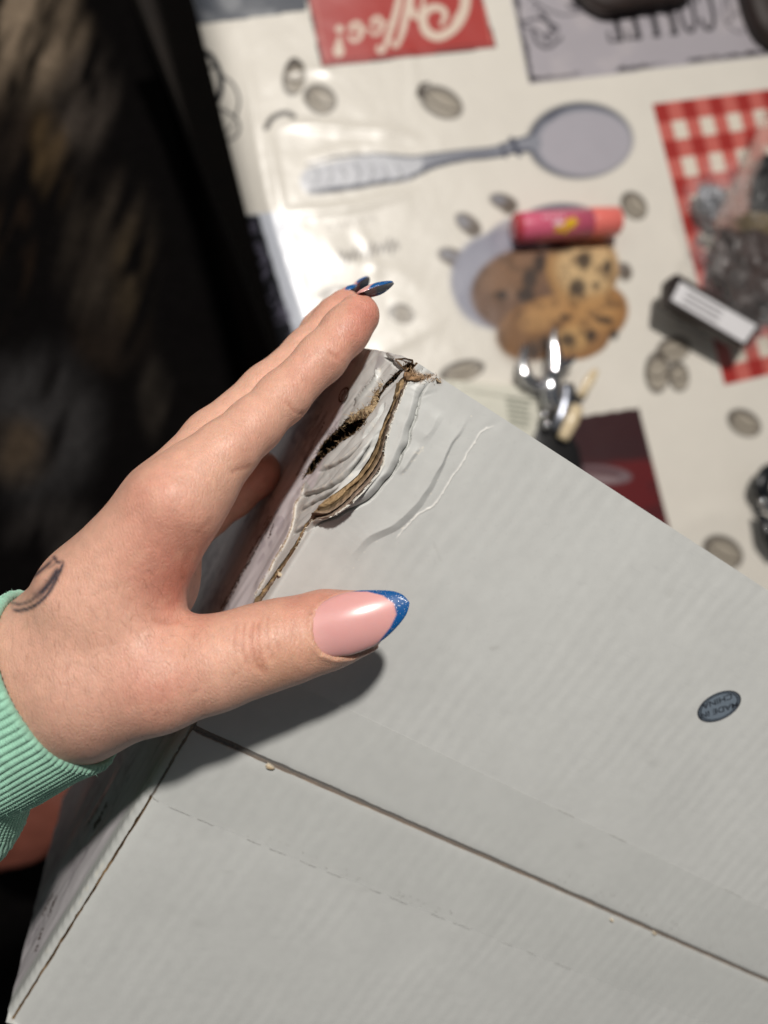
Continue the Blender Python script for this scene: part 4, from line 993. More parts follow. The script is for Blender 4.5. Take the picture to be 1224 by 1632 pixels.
# dark strip, upper left, and the black scrolls on the overhang
pt.poly([(290, -60), (494, -60), (488, 17), (300, 41)], lin(84, 88, 96)); 
m_ = pt.box(290, -60, 500, 45); pt.put(m_, 0.6*sstep(0, 0.6, fbm2(hpx[m_], hpy[m_], 0.03, 5, 3))*(hpy[m_] < 38-(hpx[m_]-300)*0.11), lin(140, 142, 146))
for ln, w0 in (([(312, 78), (335, 88), (350, 115), (352, 145), (340, 170), (322, 185)], 9), ([(318, 100), (335, 108), (345, 100)], 5), ([(352, 118), (372, 135), (381, 160), (376, 185)], 4), ([(340, 170), (362, 178), (380, 195), (378, 215), (360, 226)], 4),
               ([(345, 225), (358, 215), (372, 196)], 3), ([(318, 110), (332, 140), (338, 170)], 3)):
    pt.line(ln, w0, lin(38, 40, 46))
pt.poly([(380, 343), (452, 338), (520, 560), (440, 580)], lin(206, 210, 220)); pt.poly([(330, 345), (412, 343), (476, 560), (400, 580)], lin(20, 20, 24))
r2 = np.random.default_rng(3)
for k in range(26):
    t = r2.random(); x0, y0 = 398+70*t+r2.normal(0, 3), 350+190*t; pt.line([(x0, y0), (x0+r2.normal(0, 8), y0+8), (x0+r2.normal(0, 9), y0+16)], 2.5, lin(110, 106, 124), a_=0.7)
# red sign
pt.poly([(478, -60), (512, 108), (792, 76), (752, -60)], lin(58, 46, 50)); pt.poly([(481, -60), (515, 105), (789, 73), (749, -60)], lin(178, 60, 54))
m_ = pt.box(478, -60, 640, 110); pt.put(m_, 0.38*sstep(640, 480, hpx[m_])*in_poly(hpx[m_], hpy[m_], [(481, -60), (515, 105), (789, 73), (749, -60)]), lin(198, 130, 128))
pt.line([(492, -50), (520, 99)], 1.6, lin(205, 140, 130), n=1); pt.line([(520, 99), (783, 68)], 1.6, lin(90, 34, 36), n=1); pt.line([(760, -50), (783, 68)], 2.0, lin(214, 130, 118), n=1)
W_ = lin(226, 206, 188)
for ln, w0, w1, wm in (([(738, -40), (742, -5), (738, 22), (722, 46), (700, 58), (682, 52), (674, 36), (677, 20), (690, 12), (704, 14), (710, 24), (704, 38)], 20, 7, 15), ([(745, -30), (740, 10), (728, 34)], 8, 14, 14),
                       ([(648, -40), (652, 0), (656, 22), (664, 28), (671, 20), (676, -10)], 6, 5, 8), ([(662, -30), (656, 5), (662, 20)], 5, 5, 6), ([(658, -40), (650, 10), (642, 48), (634, 70), (628, 74), (625, 66)], 7, 5, 11),
                       ([(642, -36), (632, 16), (620, 56), (612, 78), (606, 82), (603, 74)], 7, 5, 11), ([(590, 48), (596, 55), (605, 52), (610, 40), (605, 29), (597, 29), (593, 37), (608, 42)], 5, 4, 7), ([(556, 57), (562, 65), (572, 62), (577, 50), (572, 38), (563, 38), (559, 46), (575, 51)], 5, 4, 8),
                       ([(577, 50), (584, 46), (592, 48)], 2, 2, 3), ([(608, 40), (616, 36), (624, 38)], 2, 2, 3)):
    pt.line(ln, w0, W_, w1=w1, wm=wm)
pt.ell(541, 46, 7, 6, 0, W_); pt.line([(541, 58), (540, 76)], 4, W_, w1=15, n=1); pt.ell(540, 82, 9, 9, 0, W_)
pt.line([(600, 78), (606, 84), (612, 80)], 4, W_)
# grey sign
poly2 = [(808, -60), (845, 131), (1300, 76), (1300, -60)]
pt.poly([(804, -60), (843, 134), (1300, 80), (1300, -60)], lin(176, 170, 176), 1.0)
m_ = pt.box(790, -60, 1300, 140)
xx, yy2 = hpx[m_], hpy[m_]; yb = 131-(xx-845)*0.118; rag = n2(xx, yy2, 0.12, 3)*3+n2(xx, yy2, 0.35, 5)*2
pt.put(m_, ((yb-yy2) > 1)*((yb-yy2) < 6+rag)*sstep(-0.35, 0.1, n2(xx, 0*xx, 0.035, 7)+0.1)*(xx > 846), lin(44, 40, 42))
xb = 845-(131-yy2)*0.196; pt.put(m_, (xx-xb > 0)*(xx-xb < 6+rag)*(yy2 < yb), lin(52, 48, 50))
pt.put(m_, 0.25*sstep(0.1, 0.7, fbm2(xx, yy2, 0.03, 9, 3))*in_poly(xx, yy2, poly2), lin(205, 196, 196))
def glyph(cx0, cy0, ch, w_=22, h_=64, sk=(-0.13, 0.22)):
    # letters seen upside down: local x to the left, local y downwards
    def q(x, y): return (cx0-x*w_-y*h_*sk[1]*-1*0.0-(-y)*0+(y*h_)*(-0.22)*-1, cy0+(x*w_)*0.13+y*h_)
    segs = {'C': [([(0.95, .72), (0.8, .95), (0.4, 1.0), (.08, .8), (0, .5), (.08, .2), (.4, 0), (.8, .05), (.95, .25)], 6)], 'O': [([(.5, 1), (.12, .85), (0, .5), (.12, .15), (.5, 0), (.88, .15), (1, .5), (.88, .85), (.5, 1)], 6)],
            'F': [([(.2, 0), (.2, 1)], 9), ([(0, 1), (.95, 1)], 4), ([(.2, .5), (.7, .5)], 4), ([(0, 0), (.5, 0)], 4), ([(.95, 1), (.95, .78)], 4)], 'E': [([(.2, 0), (.2, 1)], 9), ([(0, 1), (.95, 1)], 4), ([(.2, .5), (.7, .5)], 4), ([(0, 0), (.95, 0)], 4), ([(.95, 0), (.95, .22)], 4), ([(.95, 1), (.95, .78)], 4)]}
    for pts, wd in segs[ch]: pt.line([q(x, 1-y) for x, y in pts], wd, lin(42, 38, 42), n=4 if ch in 'CO' else 1)
# q maps y=1 (glyph foot at top of the picture) .. keep the caps 64 px tall, feet cut by the frame
for ch, x0 in zip('COFFEE', (1142, 1112, 1080, 1052, 1022, 993)): glyph(x0-14, 66-(x0-965)*0.12-64, ch)
for ln, w0 in (([(1160, -20), (1152, 10), (1158, 38), (1178, 52), (1186, 46)], 3), ([(1170, -30), (1160, 0), (1168, 26), (1160, 34)], 4), ([(1180, -20), (1184, 10), (1172, 24)], 3)): pt.line(ln, w0, lin(110, 104, 110))
for ln, w0 in (([(835, 35), (860, 30), (888, 44), (884, 52)], 5), ([(848, 50), (856, 68), (872, 76), (888, 66), (894, 60)], 6), ([(862, 20), (872, 32), (880, 48)], 8), ([(850, 0), (870, 14), (900, 24), (930, 18)], 3), ([(840, -10), (856, 8), (850, 14)], 3),
               ([(872, 66), (870, 56), (880, 58)], 6), ([(905, 8), (920, 14), (915, 2)], 6), ([(830, 42), (850, 46), (870, 60)], 4)): pt.line(ln, w0, lin(96, 92, 98))
# spoon
SP, SPD, SPM = lin(176, 172, 180), lin(66, 70, 86), lin(140, 142, 152)
pt.ell(924, 224, 84, 61, -3, SPD); pt.ell(928, 226, 78, 55, -3, SPM); pt.ell(932, 228, 74, 51, -3, SP)
for k in range(7): pt.line([(868+3*k, 195-3*k), (880+4*k, 190-3*k)], 2, SPD, n=1, a_=0.6)
pt.line([(850, 228), (818, 232), (792, 240), (740, 246), (690, 256), (650, 266)], 26, SPM, w1=22, wm=12); pt.line([(660, 262), (600, 268), (545, 276), (500, 288)], 28, lin(198, 199, 204), w1=44, wm=44)  # left end of the handle lightened: glare painted into the print
pt.line([(846, 216), (818, 224), (790, 234), (740, 240), (690, 246), (650, 250), (600, 246), (540, 250), (490, 262)], 4, SPD, a_=0.9); pt.line([(846, 240), (820, 242), (795, 248), (740, 254), (690, 266), (650, 284), (600, 292), (540, 302), (494, 306)], 6, SPD, w1=9)
pt.line([(815, 222), (828, 246)], 9, SPD, n=1); pt.line([(800, 230), (806, 250)], 5, SPD, n=1)
for k in range(14):
    x0 = 500+11*k; pt.line([(x0, 262+r2.normal(0, 4)), (x0+8, 276+r2.normal(0, 5)), (x0+2, 290)], 3, lin(210, 210, 220) if k % 2 else SPD, a_=0.55)
# coffee beans
def bean(x0, y0, rx, ry, deg, a_=1.0, c1=GR, c2=GR2, c3=lin(184, 174, 158)):
    rx, ry = rx*(0.92+0.2*r2.random()), ry*(0.85+0.25*r2.random())
    pt.ell(x0, y0, rx, ry, deg, c2, a_*0.85); pt.ell(x0+2, y0+2, rx*0.78, ry*0.72, deg, c3, a_*0.75); t = math.radians(deg); ux, uy = math.cos(t), math.sin(t)
    pt.line([(x0-ux*rx*.85, y0-uy*rx*.85), (x0-uy*ry*.25, y0+ux*ry*.25), (x0+ux*rx*.85, y0+uy*rx*.85)], 3.5, c2, a_=0.9); pt.line([(x0-ux*rx*.7+uy*6, y0-uy*rx*.7-ux*6), (x0+uy*ry*.5+ux*4, y0-ux*ry*.5), (x0+ux*rx*.7+uy*6, y0+uy*rx*.7-ux*6)], 3.5, c1, a_=0.6)
for a in ((703, 163, 40, 25, 28), (1010, 328, 25, 19, 52), (510, 158, 30, 26, 30), (468, 125, 18, 30, 10), (1073, 557, 27, 23, -20), (1047, 594, 21, 31, 0), (1081, 600, 18, 28, -8), (1186, 674, 30, 22, 30), (1152, 880, 36, 26, 30), (736, 592, 34, 20, -15), (1290, 420, 25, 20, 30), (640, 500, 20, 14, 20)): bean(*a)
pt.line([(668, 150), (672, 136), (684, 132)], 10, GR2, w1=4); pt.line([(424, 204), (434, 188), (455, 180), (468, 186)], 9, lin(78, 72, 66)); pt.line([(458, 108), (468, 96), (480, 104)], 9, GR2); pt.line([(505, 470), (530, 460), (552, 462)], 9, GR2, a_=0.8); pt.ell(520, 472, 18, 9, 10, GR, 0.8)
for x0, y0, rx, ry, dg in ((803, 322, 24, 13, 20), (746, 357, 24, 14, 40), (800, 384, 26, 18, -10), (722, 410, 26, 14, 20), (991, 430, 15, 12, 0)):
    pt.ell(x0, y0, rx, ry, dg, lin(116, 106, 98), soft=0.2); pt.ell(x0+8, y0+9, rx*.5, ry*.9, dg+40, lin(98, 86, 74), 0.9, soft=0.3); pt.ell(x0-8, y0-4, rx*.5, ry*.5, dg, lin(140, 140, 148), 0.8, soft=0.3)
# grey lettering worn faint
for k in range(11): pt.line([(535+9*k, 418-2.2*k), (540+9*k, 404-2.2*k-5*(k % 3 == 0)), (543+9*k, 420-2.2*k+6*(k % 4 == 1)), (546+9*k, 412-2.2*k)], 3.2, lin(128, 122, 116), a_=0.75, n=3)
for k in range(8): pt.line([(520+10*k, 366-2*k), (525+10*k, 358-2*k), (529+10*k, 368-2*k)], 2.4, lin(160, 152, 144), a_=0.5, n=3)
# cookies on a cup
LIL = lin(146, 146, 160)
pt.ell(890, 352, 62, 28, -4, lin(116, 112, 126)); pt.ell(798, 448, 80, 78, 20, LIL); pt.ell(812, 396, 42, 52, 40, LIL, 0.8); pt.ell(760, 452, 34, 60, 0, lin(168, 168, 180), 0.5, 0.4)
pt.ell(838, 462, 88, 66, -12, lin(112, 82, 62)); pt.ell(820, 438, 52, 34, -20, lin(140, 104, 74), 0.7, 0.4); pt.ell(862, 524, 72, 48, -18, lin(150, 106, 62)); pt.ell(840, 535, 48, 44, 0, lin(110, 78, 50), 0.6, 0.4); pt.ell(950, 498, 52, 46, -20, lin(160, 114, 66))
pt.ell(925, 545, 48, 28, -15, lin(150, 108, 66)); pt.ell(928, 428, 58, 60, 0, lin(170, 128, 78)); pt.ell(934, 424, 46, 50, 0, lin(214, 182, 134), 0.9, 0.3); pt.ell(945, 500, 40, 30, -20, lin(188, 142, 88), 0.8, 0.4); pt.ell(868, 500, 40, 22, -30, lin(196, 150, 96), 0.7, 0.4); pt.ell(912, 540, 26, 20, 0, lin(206, 166, 110), 0.7, 0.4)
m_ = pt.box(750, 370, 1010, 600); xx, yy2 = hpx[m_], hpy[m_]; onc = (rot_ell(xx, yy2, 838, 462, 88, 66, -12)[0]+rot_ell(xx, yy2, 862, 524, 72, 48, -18)[0]+rot_ell(xx, yy2, 950, 498, 52, 46, -20)[0]+rot_ell(xx, yy2, 928, 428, 58, 60, 0)[0]+rot_ell(xx, yy2, 925, 545, 48, 28, -15)[0]) > 0.5
pt.put(m_, 0.55*onc*sstep(0.05, 0.6, fbm2(xx, yy2, 0.07, 33, 3)), lin(86, 60, 38))
for x0, y0, rx, ry in ((931, 415, 12, 15), (920, 458, 13, 15), (950, 455, 6, 6), (968, 425, 8, 12), (905, 542, 13, 11), (942, 535, 9, 10), (978, 533, 8, 9), (838, 470, 14, 12), (845, 445, 12, 18), (890, 392, 22, 10), (860, 420, 10, 16), (800, 470, 10, 8), (962, 510, 16, 6), (848, 560, 14, 14), (870, 548, 10, 12), (902, 506, 10, 5)):
    pt.ell(x0, y0, rx, ry, 10, lin(44, 32, 26), 0.85, 0.35)
# gingham, laid out on the cloth's own grid
X0, Y0 = table_pt(1040, 166); X1, Y1 = table_pt(1156, 614)
m_ = (Xg > X0) & (Xg < X0+260) & (Yg < Y0) & (Yg > Y1)
xi = np.floor((Xg[m_]-X0)/12.9).astype(int); yi = np.floor((Y0-Yg[m_])/((Y0-Y1)/15)).astype(int)
a1, a2 = (xi % 2 == 0), (yi % 2 == 0); cc = np.where((a1 & a2)[:, None], lin(166, 44, 38), np.where((a1 | a2)[:, None], lin(204, 104, 94), lin(230, 220, 204)))
pt.put(m_, np.ones(m_.sum()), cc)
# dark red board print with a saucer
pr = [(895, 668), (1018, 650), (1075, 870), (1110, 1010), (860, 1010)]
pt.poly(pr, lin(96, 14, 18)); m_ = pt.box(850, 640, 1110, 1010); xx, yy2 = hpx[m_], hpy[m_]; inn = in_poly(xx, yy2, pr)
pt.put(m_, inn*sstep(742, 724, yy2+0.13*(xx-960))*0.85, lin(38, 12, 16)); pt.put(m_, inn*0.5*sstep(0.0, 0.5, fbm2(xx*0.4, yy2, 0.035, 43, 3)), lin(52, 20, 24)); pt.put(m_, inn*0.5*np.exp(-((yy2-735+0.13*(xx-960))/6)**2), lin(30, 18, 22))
pt.ell(955, 757, 52, 15, 4, lin(120, 100, 104)); pt.ell(950, 754, 40, 8, 4, lin(90, 60, 64)); pt.ell(952, 762, 36, 6, 4, lin(150, 130, 132), 0.7)
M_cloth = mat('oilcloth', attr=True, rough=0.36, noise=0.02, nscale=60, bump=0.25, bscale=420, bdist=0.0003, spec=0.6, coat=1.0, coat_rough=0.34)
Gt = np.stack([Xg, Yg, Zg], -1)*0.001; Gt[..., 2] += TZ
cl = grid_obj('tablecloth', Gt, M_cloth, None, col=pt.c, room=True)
if cl.data.polygons[0].normal.z < 0: cl.data.flip_normals()
tag(cl, 'cream oilcloth printed with coffee signs, spoon, beans, cookies and red gingham', 'tablecloth')

# ---- things on the table
def TP(x, y, h=0.0):
    q_ = table_pt(x, y, h); return np.array([q_[0], q_[1], h])*0.001+np.array([0, 0, TZ])
def tube_mesh(name, pts, rad, m_, parent=None, nseg=20, flat=1.0, col=None, cap=True, up=None, sm=4):
    pts = np.array(pts, float); rad = np.asarray(rad, float)
    n0 = len(pts); pp = smooth_pl(pts, sm) if sm > 1 else pts; rr_ = np.interp(np.linspace(0, n0-1, len(pp)), np.arange(n0), rad)
    T = np.gradient(pp, axis=0); T /= np.linalg.norm(T, axis=1, keepdims=True); U = np.tile(np.array([0, 0, 1.0] if up is None else up), (len(pp), 1)); A_ = np.cross(T, U); A_ /= np.linalg.norm(A_, axis=1, keepdims=True)+1e-9; B_ = np.cross(A_, T)
    th_ = np.linspace(0, 2*np.pi, nseg, endpoint=False)
    G = pp[:, None]+rr_[:, None, None]*(A_[:, None]*np.cos(th_)[None, :, None]+flat*B_[:, None]*np.sin(th_)[None, :, None])
    V = G.reshape(-1, 3); f = grid_faces(len(pp), nseg, True).tolist(); f.append(list(range(nseg))[::-1]); f.append([(len(pp)-1)*nseg+k for k in range(nseg)])
    return mesh_obj(name, V, f, m_, parent, room=True)
def thing(name, loc, label, cat, **k): return rempty(name, tuple(loc), label=label, cat=cat, **k)
# lip balm
M_pink = mat('pink_plastic', color=lin(216, 100, 128), rough=0.36, noise=0.05, nscale=200, coat=0.3); M_salm = mat('salmon_cap', color=lin(236, 122, 112), rough=0.32, coat=0.2); M_yel = mat('yellow_print', color=lin(226, 178, 40), rough=0.4, noise=0.2, nscale=500); M_redc = mat('dark_pink_end', color=lin(190, 62, 74), rough=0.35); M_wht = mat('white_print', color=lin(232, 190, 200), rough=0.4)
R_ = 0.0108; hL = 10.9
a0, a1_ = TP(826, 363, hL), TP(983, 353, hL); dx = a1_-a0
lb = thing('lip_balm', (a0+a1_)/2-np.array([0, 0, R_]), 'pink lip balm tube with a yellow flower print, lying on the printed cookies', 'lip balm')
tube_mesh('tube', [a0, a0+dx*0.02, a0+dx*0.70], [R_*0.93, R_, R_], M_pink, lb, 40, sm=1)
tube_mesh('cap', [a0+dx*0.705, a0+dx*0.72, a0+dx*0.985, a0+dx*1.0], [R_*0.97, R_*1.02, R_*0.99, R_*0.90], M_salm, lb, 40, sm=1)
tube_mesh('base_wheel', [a0-dx*0.03, a0-dx*0.002], [R_*0.9, R_*0.97], M_redc, lb, 40, sm=1)
ux_ = dx/np.linalg.norm(dx); vx_ = np.array([-ux_[1], ux_[0], 0])
def on_tube(s_, ang_, rad=1.012): c_ = a0+dx*s_; return c_+R_*rad*(vx_*math.sin(ang_)+np.array([0, 0, 1])*math.cos(ang_))
def tube_patch(name, s0, a0_, rs, ra, m_, n=18, petals=0):
    V = [on_tube(s0, a0_, 1.03)]
    for k in range(n*2): t = 2*np.pi*k/(n*2); f_ = 1+(0.28*math.cos(petals*t) if petals else 0); V.append(on_tube(s0+rs*f_*math.cos(t), a0_+ra*f_*math.sin(t), 1.02))
    return mesh_obj(name, V, [(0, 1+k, 1+(k+1) % (2*n)) for k in range(2*n)], m_, lb, room=True)
tube_patch('flower_print', 0.38, -0.55, 0.085, 0.36, M_yel, petals=5); tube_patch('flower_print', 0.47, -0.25, 0.05, 0.28, M_yel, petals=5); tube_patch('flower_print', 0.33, -0.30, 0.05, 0.22, M_wht, petals=4); tube_patch('flower_heart', 0.38, -0.55, 0.03, 0.14, M_salm)
for k in range(5): tube_patch('letter_print', 0.20+0.045*k, 0.15, 0.013, 0.13, M_wht, n=6)
# little pliers
M_chrome = mat('chrome', color=(0.80, 0.80, 0.83), rough=0.16, metal=1.0, noise=0.05); M_steel = mat('dark_steel', color=(0.20, 0.21, 0.24), rough=0.3, metal=1.0); M_gold = mat('pale_handle', color=lin(224, 204, 168), rough=0.25, noise=0.1, coat=0.4); M_blk = mat('black_plastic', color=lin(22, 21, 22), rough=0.4, noise=0.1)
pl = thing('pliers', TP(880, 640, 0), 'small chrome pliers with open jaws and pale handles, beside the white sachet', 'pliers')
mmv = 0.001
tube_mesh('jaw', [TP(838, 548, 16), TP(834, 575, 16), TP(838, 600, 16), TP(856, 616, 15), TP(878, 610, 15)], [.0012, .0035, .0052, .0050, .006], M_chrome, pl, flat=0.8)
tube_mesh('jaw', [TP(885, 520, 20), TP(883, 545, 19), TP(886, 572, 18), TP(884, 600, 17)], [.0010, .0034, .0056, .0066], M_chrome, pl, flat=0.8)
tube_mesh('jaw_spur', [TP(918, 570, 15), TP(904, 578, 15), TP(888, 588, 16)], [.001, .004, .0048], M_chrome, pl, flat=0.7)
tube_mesh('pivot', [TP(879, 590, 20), TP(878, 615, 20), TP(880, 640, 19), TP(884, 654, 18)], [.0045, .0072, .0070, .0045], M_chrome, pl, flat=0.8)
tube_mesh('shank', [TP(905, 612, 12), TP(904, 640, 12), TP(896, 668, 12), TP(886, 690, 10)], [.005, .0078, .0078, .006], M_steel, pl, flat=0.6)
tube_mesh('shank', [TP(852, 604, 10), TP(862, 622, 10), TP(874, 640, 10)], [.004, .006, .006], M_steel, pl, flat=0.6)
tube_mesh('handle', [TP(950, 590, 16), TP(940, 606, 16), TP(924, 632, 14)], [.0022, .0040, .0030], M_gold, pl, flat=0.7)
tube_mesh('handle', [TP(920, 648, 16), TP(910, 672, 16), TP(896, 700, 14)], [.0050, .0056, .0042], M_gold, pl, flat=0.7)
for (x_, y_, h_) in ((867, 662, 18), (871, 678, 18)):
    tube_mesh('rivet', [TP(x_, y_, h_-3), TP(x_, y_, h_), TP(x_, y_, h_+.6)], [.0026, .0026, .0014], M_chrome, pl, flat=1.0, up=[1, 0, 0], sm=1)
# black case behind the carton edge
def loft(name, outline_px, h0, h1, m_, parent, bev=0.6, dome=0.0):
    pts = np.array(outline_px, float); c_ = pts.mean(0); V = []; lv = [(h0, 1.0), (h0+0.5*(h1-h0), 1.0), (h1-bev, 1.0), (h1-bev*0.3, 0.985), (h1, 0.95), (h1+dome, 0.55)]
    pts = smooth_pl(np.vstack([pts, pts[:1]]), 2)[:-1]; n = len(pts)
    for h_, k in lv:
        for p in pts: q_ = table_pt(*(c_+(p-c_)*1.0), h=(h0+h1)/2); cc_ = table_pt(*c_, h=(h0+h1)/2); xy = cc_+(q_-cc_)*k; V.append([xy[0]*.001, xy[1]*.001, h_*.001+TZ])
    V.append([cc_[0]*.001, cc_[1]*.001, (h1+dome)*.001+TZ])
    f = [(i*n+j, i*n+(j+1) % n, (i+1)*n+(j+1) % n, (i+1)*n+j) for i in range(len(lv)-1) for j in range(n)]+[((len(lv)-1)*n+j, (len(lv)-1)*n+(j+1) % n, len(lv)*n) for j in range(n)]+[tuple(range(n))[::-1]]
    return mesh_obj(name, V, f, m_, parent, room=True)
bc = loft('black_case', [(858, 672), (905, 690), (925, 745), (900, 790), (840, 760), (845, 700)], 0.6, 8, M_blk, None, dome=1); tag(bc, 'small black case lying under the pliers, half behind the box', 'case')
# sachet
M_sach = mat('sachet_film', color=lin(222, 220, 206), rough=0.22, noise=0.05, nscale=60, bump=0.4, bscale=130, bdist=0.001, coat=0.5); M_prt = mat('sachet_print', color=lin(150, 152, 138), rough=0.5, noise=0.3, nscale=600)
sc = thing('sachet', TP(790, 660, 0), 'white plastic sachet with faint printed lines, beside the pliers', 'sachet')
loft('film', [(700, 606), (780, 612), (862, 622), (868, 660), (862, 705), (800, 740), (690, 690)], 0.6, 7, M_sach, sc, bev=2.5, dome=2)
def strip(name, a_, b_, wd, m_, parent): 
    d_ = b_-a_; n_ = np.array([-d_[1], d_[0], 0]); n_ = n_/np.linalg.norm(n_)*wd/2; up = np.array([0, 0, .0002])
    return mesh_obj(name, [a_+n_+up, b_+n_+up, b_-n_+up, a_-n_+up, a_+n_-up, b_+n_-up, b_-n_-up, a_-n_-up], [(0, 1, 2, 3), (4, 7, 6, 5), (0, 4, 5, 1), (1, 5, 6, 2), (2, 6, 7, 3), (3, 7, 4, 0)], m_, parent, smooth=False, room=True)
for k in range(6): strip('printed_line', TP(806+k*1.2, 634+8*k, 9.6), TP(846-2*(k % 3), 640+8*k, 9.6), .0016, M_prt, sc)
tube_mesh('seal_seam', [TP(716, 614, 7), TP(780, 624, 8.5), TP(860, 636, 8)], [.0022, .0030, .0026], M_sach, sc, flat=0.6)
# small dark carton with a white label, standing on its edge
M_crt = mat('dark_carton', color=lin(44, 36, 34), rough=0.4, noise=0.15, nscale=150); M_lab = mat('white_label', color=lin(226, 224, 226), rough=0.35, noise=0.03, nscale=300); M_txt = mat('label_type', color=lin(120, 116, 120), rough=0.5)
ct = thing('small_carton', TP(1130, 500, 0), 'small dark carton with a long white label, on the gingham print', 'carton')
H1 = 30.0
q4 = [table_pt(*p, h=H1) for p in ((1066, 446), (1074, 438), (1080, 436), (1208, 512), (1212, 520), (1194, 550), (1186, 553), (1062, 484))]
V = [[q_[0]*.001, q_[1]*.001, TZ+h_*.001] for h_ in (H1-9, H1-.8, H1) for q_ in q4]; c_ = np.array(V[16:]).mean(0)
V[16:] = [list(c_+(np.array(v)-c_)*np.array([.985, .985, 1])) for v in V[16:]]
n = 8; f = [(i*n+j, i*n+(j+1) % n, (i+1)*n+(j+1) % n, (i+1)*n+j) for i in range(2) for j in range(n)]+[tuple(range(16, 24)), tuple(range(n))[::-1]]
mesh_obj('carton_body', V, f, M_crt, ct, smooth=False, room=True)
lq = [table_pt(*p, h=H1+.3) for p in ((1084, 449), (1206, 519), (1186, 547), (1069, 478))]
mesh_obj('label', [[q_[0]*.001, q_[1]*.001, TZ+(H1+.3+d_)*.001] for d_ in (0, .25) for q_ in lq], [(4, 5, 6, 7), (3, 2, 1, 0), (0, 1, 5, 4), (1, 2, 6, 5), (2, 3, 7, 6), (3, 0, 4, 7)], M_lab, ct, smooth=False, room=True)
for k in range(3): strip('printed_line', TP(1096-4*k, 464+8*k, H1+.8), TP(1152-4*k, 496+8*k, H1+.8), .0012, M_txt, ct)
# crumpled things along the right and top edge
def crumple(name, cx_, cy_, h_, sx2, sy2, sz2, m_, parent=None, seed=1, amp=0.3, rotd=0, nn=48, fold=1.0, sc_=1.0):
    th_, ph_ = np.meshgrid(np.linspace(0.02, np.pi-0.02, nn), np.linspace(0, 2*np.pi, nn*2, endpoint=False), indexing='ij')
    d_ = np.stack([np.sin(th_)*np.cos(ph_), np.sin(th_)*np.sin(ph_), np.cos(th_)], -1)
    ns_ = sum(np.abs(vnoise(d_*(1.6*2**k)*sc_+seed*3.3+7, 1.0))/1.7**k for k in range(4)); r_ = 1-amp*ns_*fold+amp*0.4
    d_ = d_*r_[..., None]*np.array([sx2, sy2, sz2]); a_ = math.radians(rotd); x_, y_ = d_[..., 0]*math.cos(a_)-d_[..., 1]*math.sin(a_), d_[..., 0]*math.sin(a_)+d_[..., 1]*math.cos(a_)
    q_ = table_pt(cx_, cy_, h_); G = np.stack([q_[0]+x_, q_[1]+y_, h_+d_[..., 2]], -1); G[..., 2] = np.maximum(G[..., 2], 0.8) if h_ > 0 else G[..., 2]; G = G*.001; G[..., 2] += TZ
    return grid_obj(name, G, m_, parent, wrap=True, room=True)
M_film, nt, b_ = new_mat('clear_film'); b_.inputs['Base Color'].default_value = (0.9, 0.9, 0.9, 1); b_.inputs['Roughness'].default_value = 0.08; b_.inputs['Alpha'].default_value = 0.045
M_bagd = mat('dark_contents', color=lin(52, 36, 32), rough=0.5, noise=0.6, nscale=60, coat=0.1); M_silver = mat('silver_foil', color=lin(150, 152, 158), rough=0.35, metal=0.6, noise=0.4, nscale=70); M_olive = mat('olive_contents', color=lin(104, 86, 52), rough=0.5, noise=0.4, nscale=60); M_black = mat('black_fabric', color=lin(16, 16, 18), rough=0.6)
bg = thing('plastic_bag', TP(1200, 400, 0), 'clear crumpled plastic bag of dark items on the gingham, at the right', 'plastic bag')
crumple('contents', 1205, 425, 18, 36, 42, 17, M_bagd, bg, 2, 0.35); crumple('foil_packet', 1136, 325, 14, 12, 17, 9, M_silver, bg, 3, 0.5, rotd=30, sc_=1.4); crumple('black_packet', 1222, 300, 26, 16, 26, 12, M_black, bg, 4, 0.3, rotd=-20); crumple('olive_packet', 1206, 362, 24, 22, 9, 12, M_olive, bg, 5, 0.3, rotd=-20)
crumple('film_fold', 1120, 505, 9, 30, 15, 11.5, M_film, bg, 12, 0.4, rotd=-32, sc_=1.5)
crumple('film', 1190, 400, 20, 52, 72, 27, M_film, bg, 6, 0.6, nn=70, sc_=1.6)
tube_mesh('film_neck', [TP(1232, 190, 26), TP(1205, 250, 28), TP(1180, 310, 24), TP(1160, 370, 20)], [.010, .007, .010, .014], mat('milky_film', color=lin(214, 176, 164), rough=0.25, coat=0.5, alpha=0.35, noise=0.2, nscale=80, bump=0.8, bscale=120, bdist=0.002), bg, flat=0.4)
M_brown = mat('dark_brown_leather', color=lin(44, 32, 28), rough=0.6, noise=0.25, nscale=120, bump=0.4, bscale=500, bdist=0.0006)
def at_height(pts, h_): return pts
pch = loft('pouch', [(880, -70), (921, -6), (955, 20), (985, 22), (1040, 12), (1090, 4), (1104, -14), (1104, -70)], 0.6, 12, M_brown, None, bev=6, dome=3); tag(pch, 'dark brown pouch lying over the upside-down grey sign, at the top edge', 'pouch')
pc2 = loft('purse', [(1180, -70), (1184, -10), (1202, 44), (1226, 70), (1262, 76), (1300, 60), (1300, -70)], 0.6, 14, M_brown, None, bev=6, dome=3); tag(pc2, 'dark brown purse in the top right corner of the table', 'purse')
hcl = thing('hair_claw', TP(1220, 800, 0), 'black plastic hair claw at the right edge of the table', 'hair claw')
M_bgl = mat('black_gloss', color=lin(20, 22, 26), rough=0.35, coat=0.1)
tube_mesh('claw_half', [TP(1238, 740, 14), TP(1222, 754, 16), TP(1215, 776, 16), TP(1224, 792, 12), TP(1240, 796, 8)], [.003, .0062, .0075, .006, .004], M_bgl, hcl, flat=0.6)
tube_mesh('claw_half', [TP(1206, 818, 10), TP(1220, 832, 14), TP(1230, 852, 16), TP(1240, 880, 12)], [.002, .006, .008, .006], M_bgl, hcl, flat=0.6)
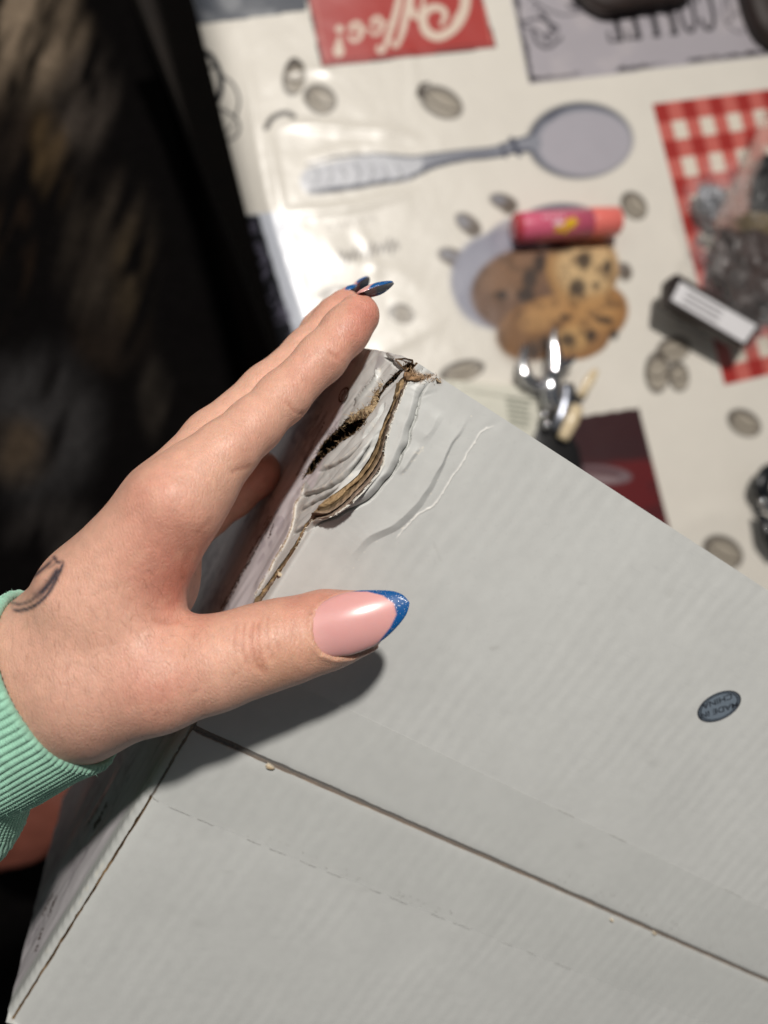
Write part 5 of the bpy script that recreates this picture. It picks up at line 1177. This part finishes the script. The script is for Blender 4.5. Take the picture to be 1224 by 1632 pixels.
tube_mesh('spring', [TP(1214, 796, 14), TP(1222, 806, 15), TP(1232, 816, 14)], [.003, .003, .003], M_chrome, hcl)

# ---- dark seat, fur throw and cushion beside the table
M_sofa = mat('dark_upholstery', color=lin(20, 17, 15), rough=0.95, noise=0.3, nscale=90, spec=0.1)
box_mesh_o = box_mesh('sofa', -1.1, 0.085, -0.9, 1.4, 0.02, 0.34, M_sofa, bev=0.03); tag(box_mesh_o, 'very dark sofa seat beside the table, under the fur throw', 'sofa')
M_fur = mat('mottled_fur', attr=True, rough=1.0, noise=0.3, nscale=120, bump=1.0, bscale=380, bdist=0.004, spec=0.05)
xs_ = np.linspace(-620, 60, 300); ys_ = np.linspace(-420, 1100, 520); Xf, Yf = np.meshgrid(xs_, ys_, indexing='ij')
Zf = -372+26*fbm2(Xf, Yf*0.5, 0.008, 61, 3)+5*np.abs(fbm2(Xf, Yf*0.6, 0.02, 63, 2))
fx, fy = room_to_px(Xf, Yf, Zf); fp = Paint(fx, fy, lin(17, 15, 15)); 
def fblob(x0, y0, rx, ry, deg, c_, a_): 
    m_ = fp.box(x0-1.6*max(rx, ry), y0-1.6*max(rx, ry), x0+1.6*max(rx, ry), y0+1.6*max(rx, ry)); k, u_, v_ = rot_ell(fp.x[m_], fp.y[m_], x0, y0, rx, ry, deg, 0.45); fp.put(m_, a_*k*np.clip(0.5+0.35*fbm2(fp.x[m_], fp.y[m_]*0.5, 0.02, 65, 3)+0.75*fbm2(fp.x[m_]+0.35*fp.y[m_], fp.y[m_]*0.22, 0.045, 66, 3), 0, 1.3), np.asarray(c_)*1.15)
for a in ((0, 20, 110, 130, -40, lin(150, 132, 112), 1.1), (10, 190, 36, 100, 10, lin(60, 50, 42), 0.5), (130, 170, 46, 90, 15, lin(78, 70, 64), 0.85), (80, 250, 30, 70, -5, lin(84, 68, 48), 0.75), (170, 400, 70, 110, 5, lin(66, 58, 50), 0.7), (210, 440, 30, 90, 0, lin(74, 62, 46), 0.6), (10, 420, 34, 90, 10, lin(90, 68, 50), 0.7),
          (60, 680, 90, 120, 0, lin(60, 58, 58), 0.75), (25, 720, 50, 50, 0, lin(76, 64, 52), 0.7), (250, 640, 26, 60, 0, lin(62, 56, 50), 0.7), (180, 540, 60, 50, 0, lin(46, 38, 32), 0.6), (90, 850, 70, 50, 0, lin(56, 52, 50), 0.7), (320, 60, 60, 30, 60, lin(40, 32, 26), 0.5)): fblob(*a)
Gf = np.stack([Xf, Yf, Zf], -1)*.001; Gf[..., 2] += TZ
fu = grid_obj('fur_throw', Gf, M_fur, None, col=np.clip(fp.c, 0.002, 1), room=True); tag(fu, 'dark mottled fur throw on the sofa beside the table', 'throw')
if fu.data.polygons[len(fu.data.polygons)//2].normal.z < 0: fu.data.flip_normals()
M_bench = mat('bench_wood', color=lin(26, 18, 12), rough=0.85, noise=0.3, nscale=40)
bq = [table_pt(*p, h=-210) for p in ((196, -60), (330, -60), (430, 330), (560, 620), (470, 640), (350, 330))]
V = [[q_[0]*.001, q_[1]*.001, TZ+h_] for h_ in (-.240, -.213, -.210) for q_ in bq]; n = 6
bn = mesh_obj('wooden_rail', V, [(i*n+j, i*n+(j+1) % n, (i+1)*n+(j+1) % n, (i+1)*n+j) for i in range(2) for j in range(n)]+[tuple(range(2*n, 3*n)), tuple(range(n))[::-1]], M_bench, None, smooth=False, room=True); tag(bn, 'dark brown wooden rail along the left side of the table', 'rail')
M_cush = mat('red_brown_leather', color=lin(116, 64, 50), rough=0.55, noise=0.2, nscale=40, bump=0.3, bscale=200, bdist=0.001)
cu_ = crumple('cushion', 60, 1240, -150, 80, 56, 24, M_cush, None, 8, 0.08, nn=40, rotd=35)
cu_.location.z += 0.0
tag(cu_, 'reddish brown leather cushion below the mint cuff', 'cushion')
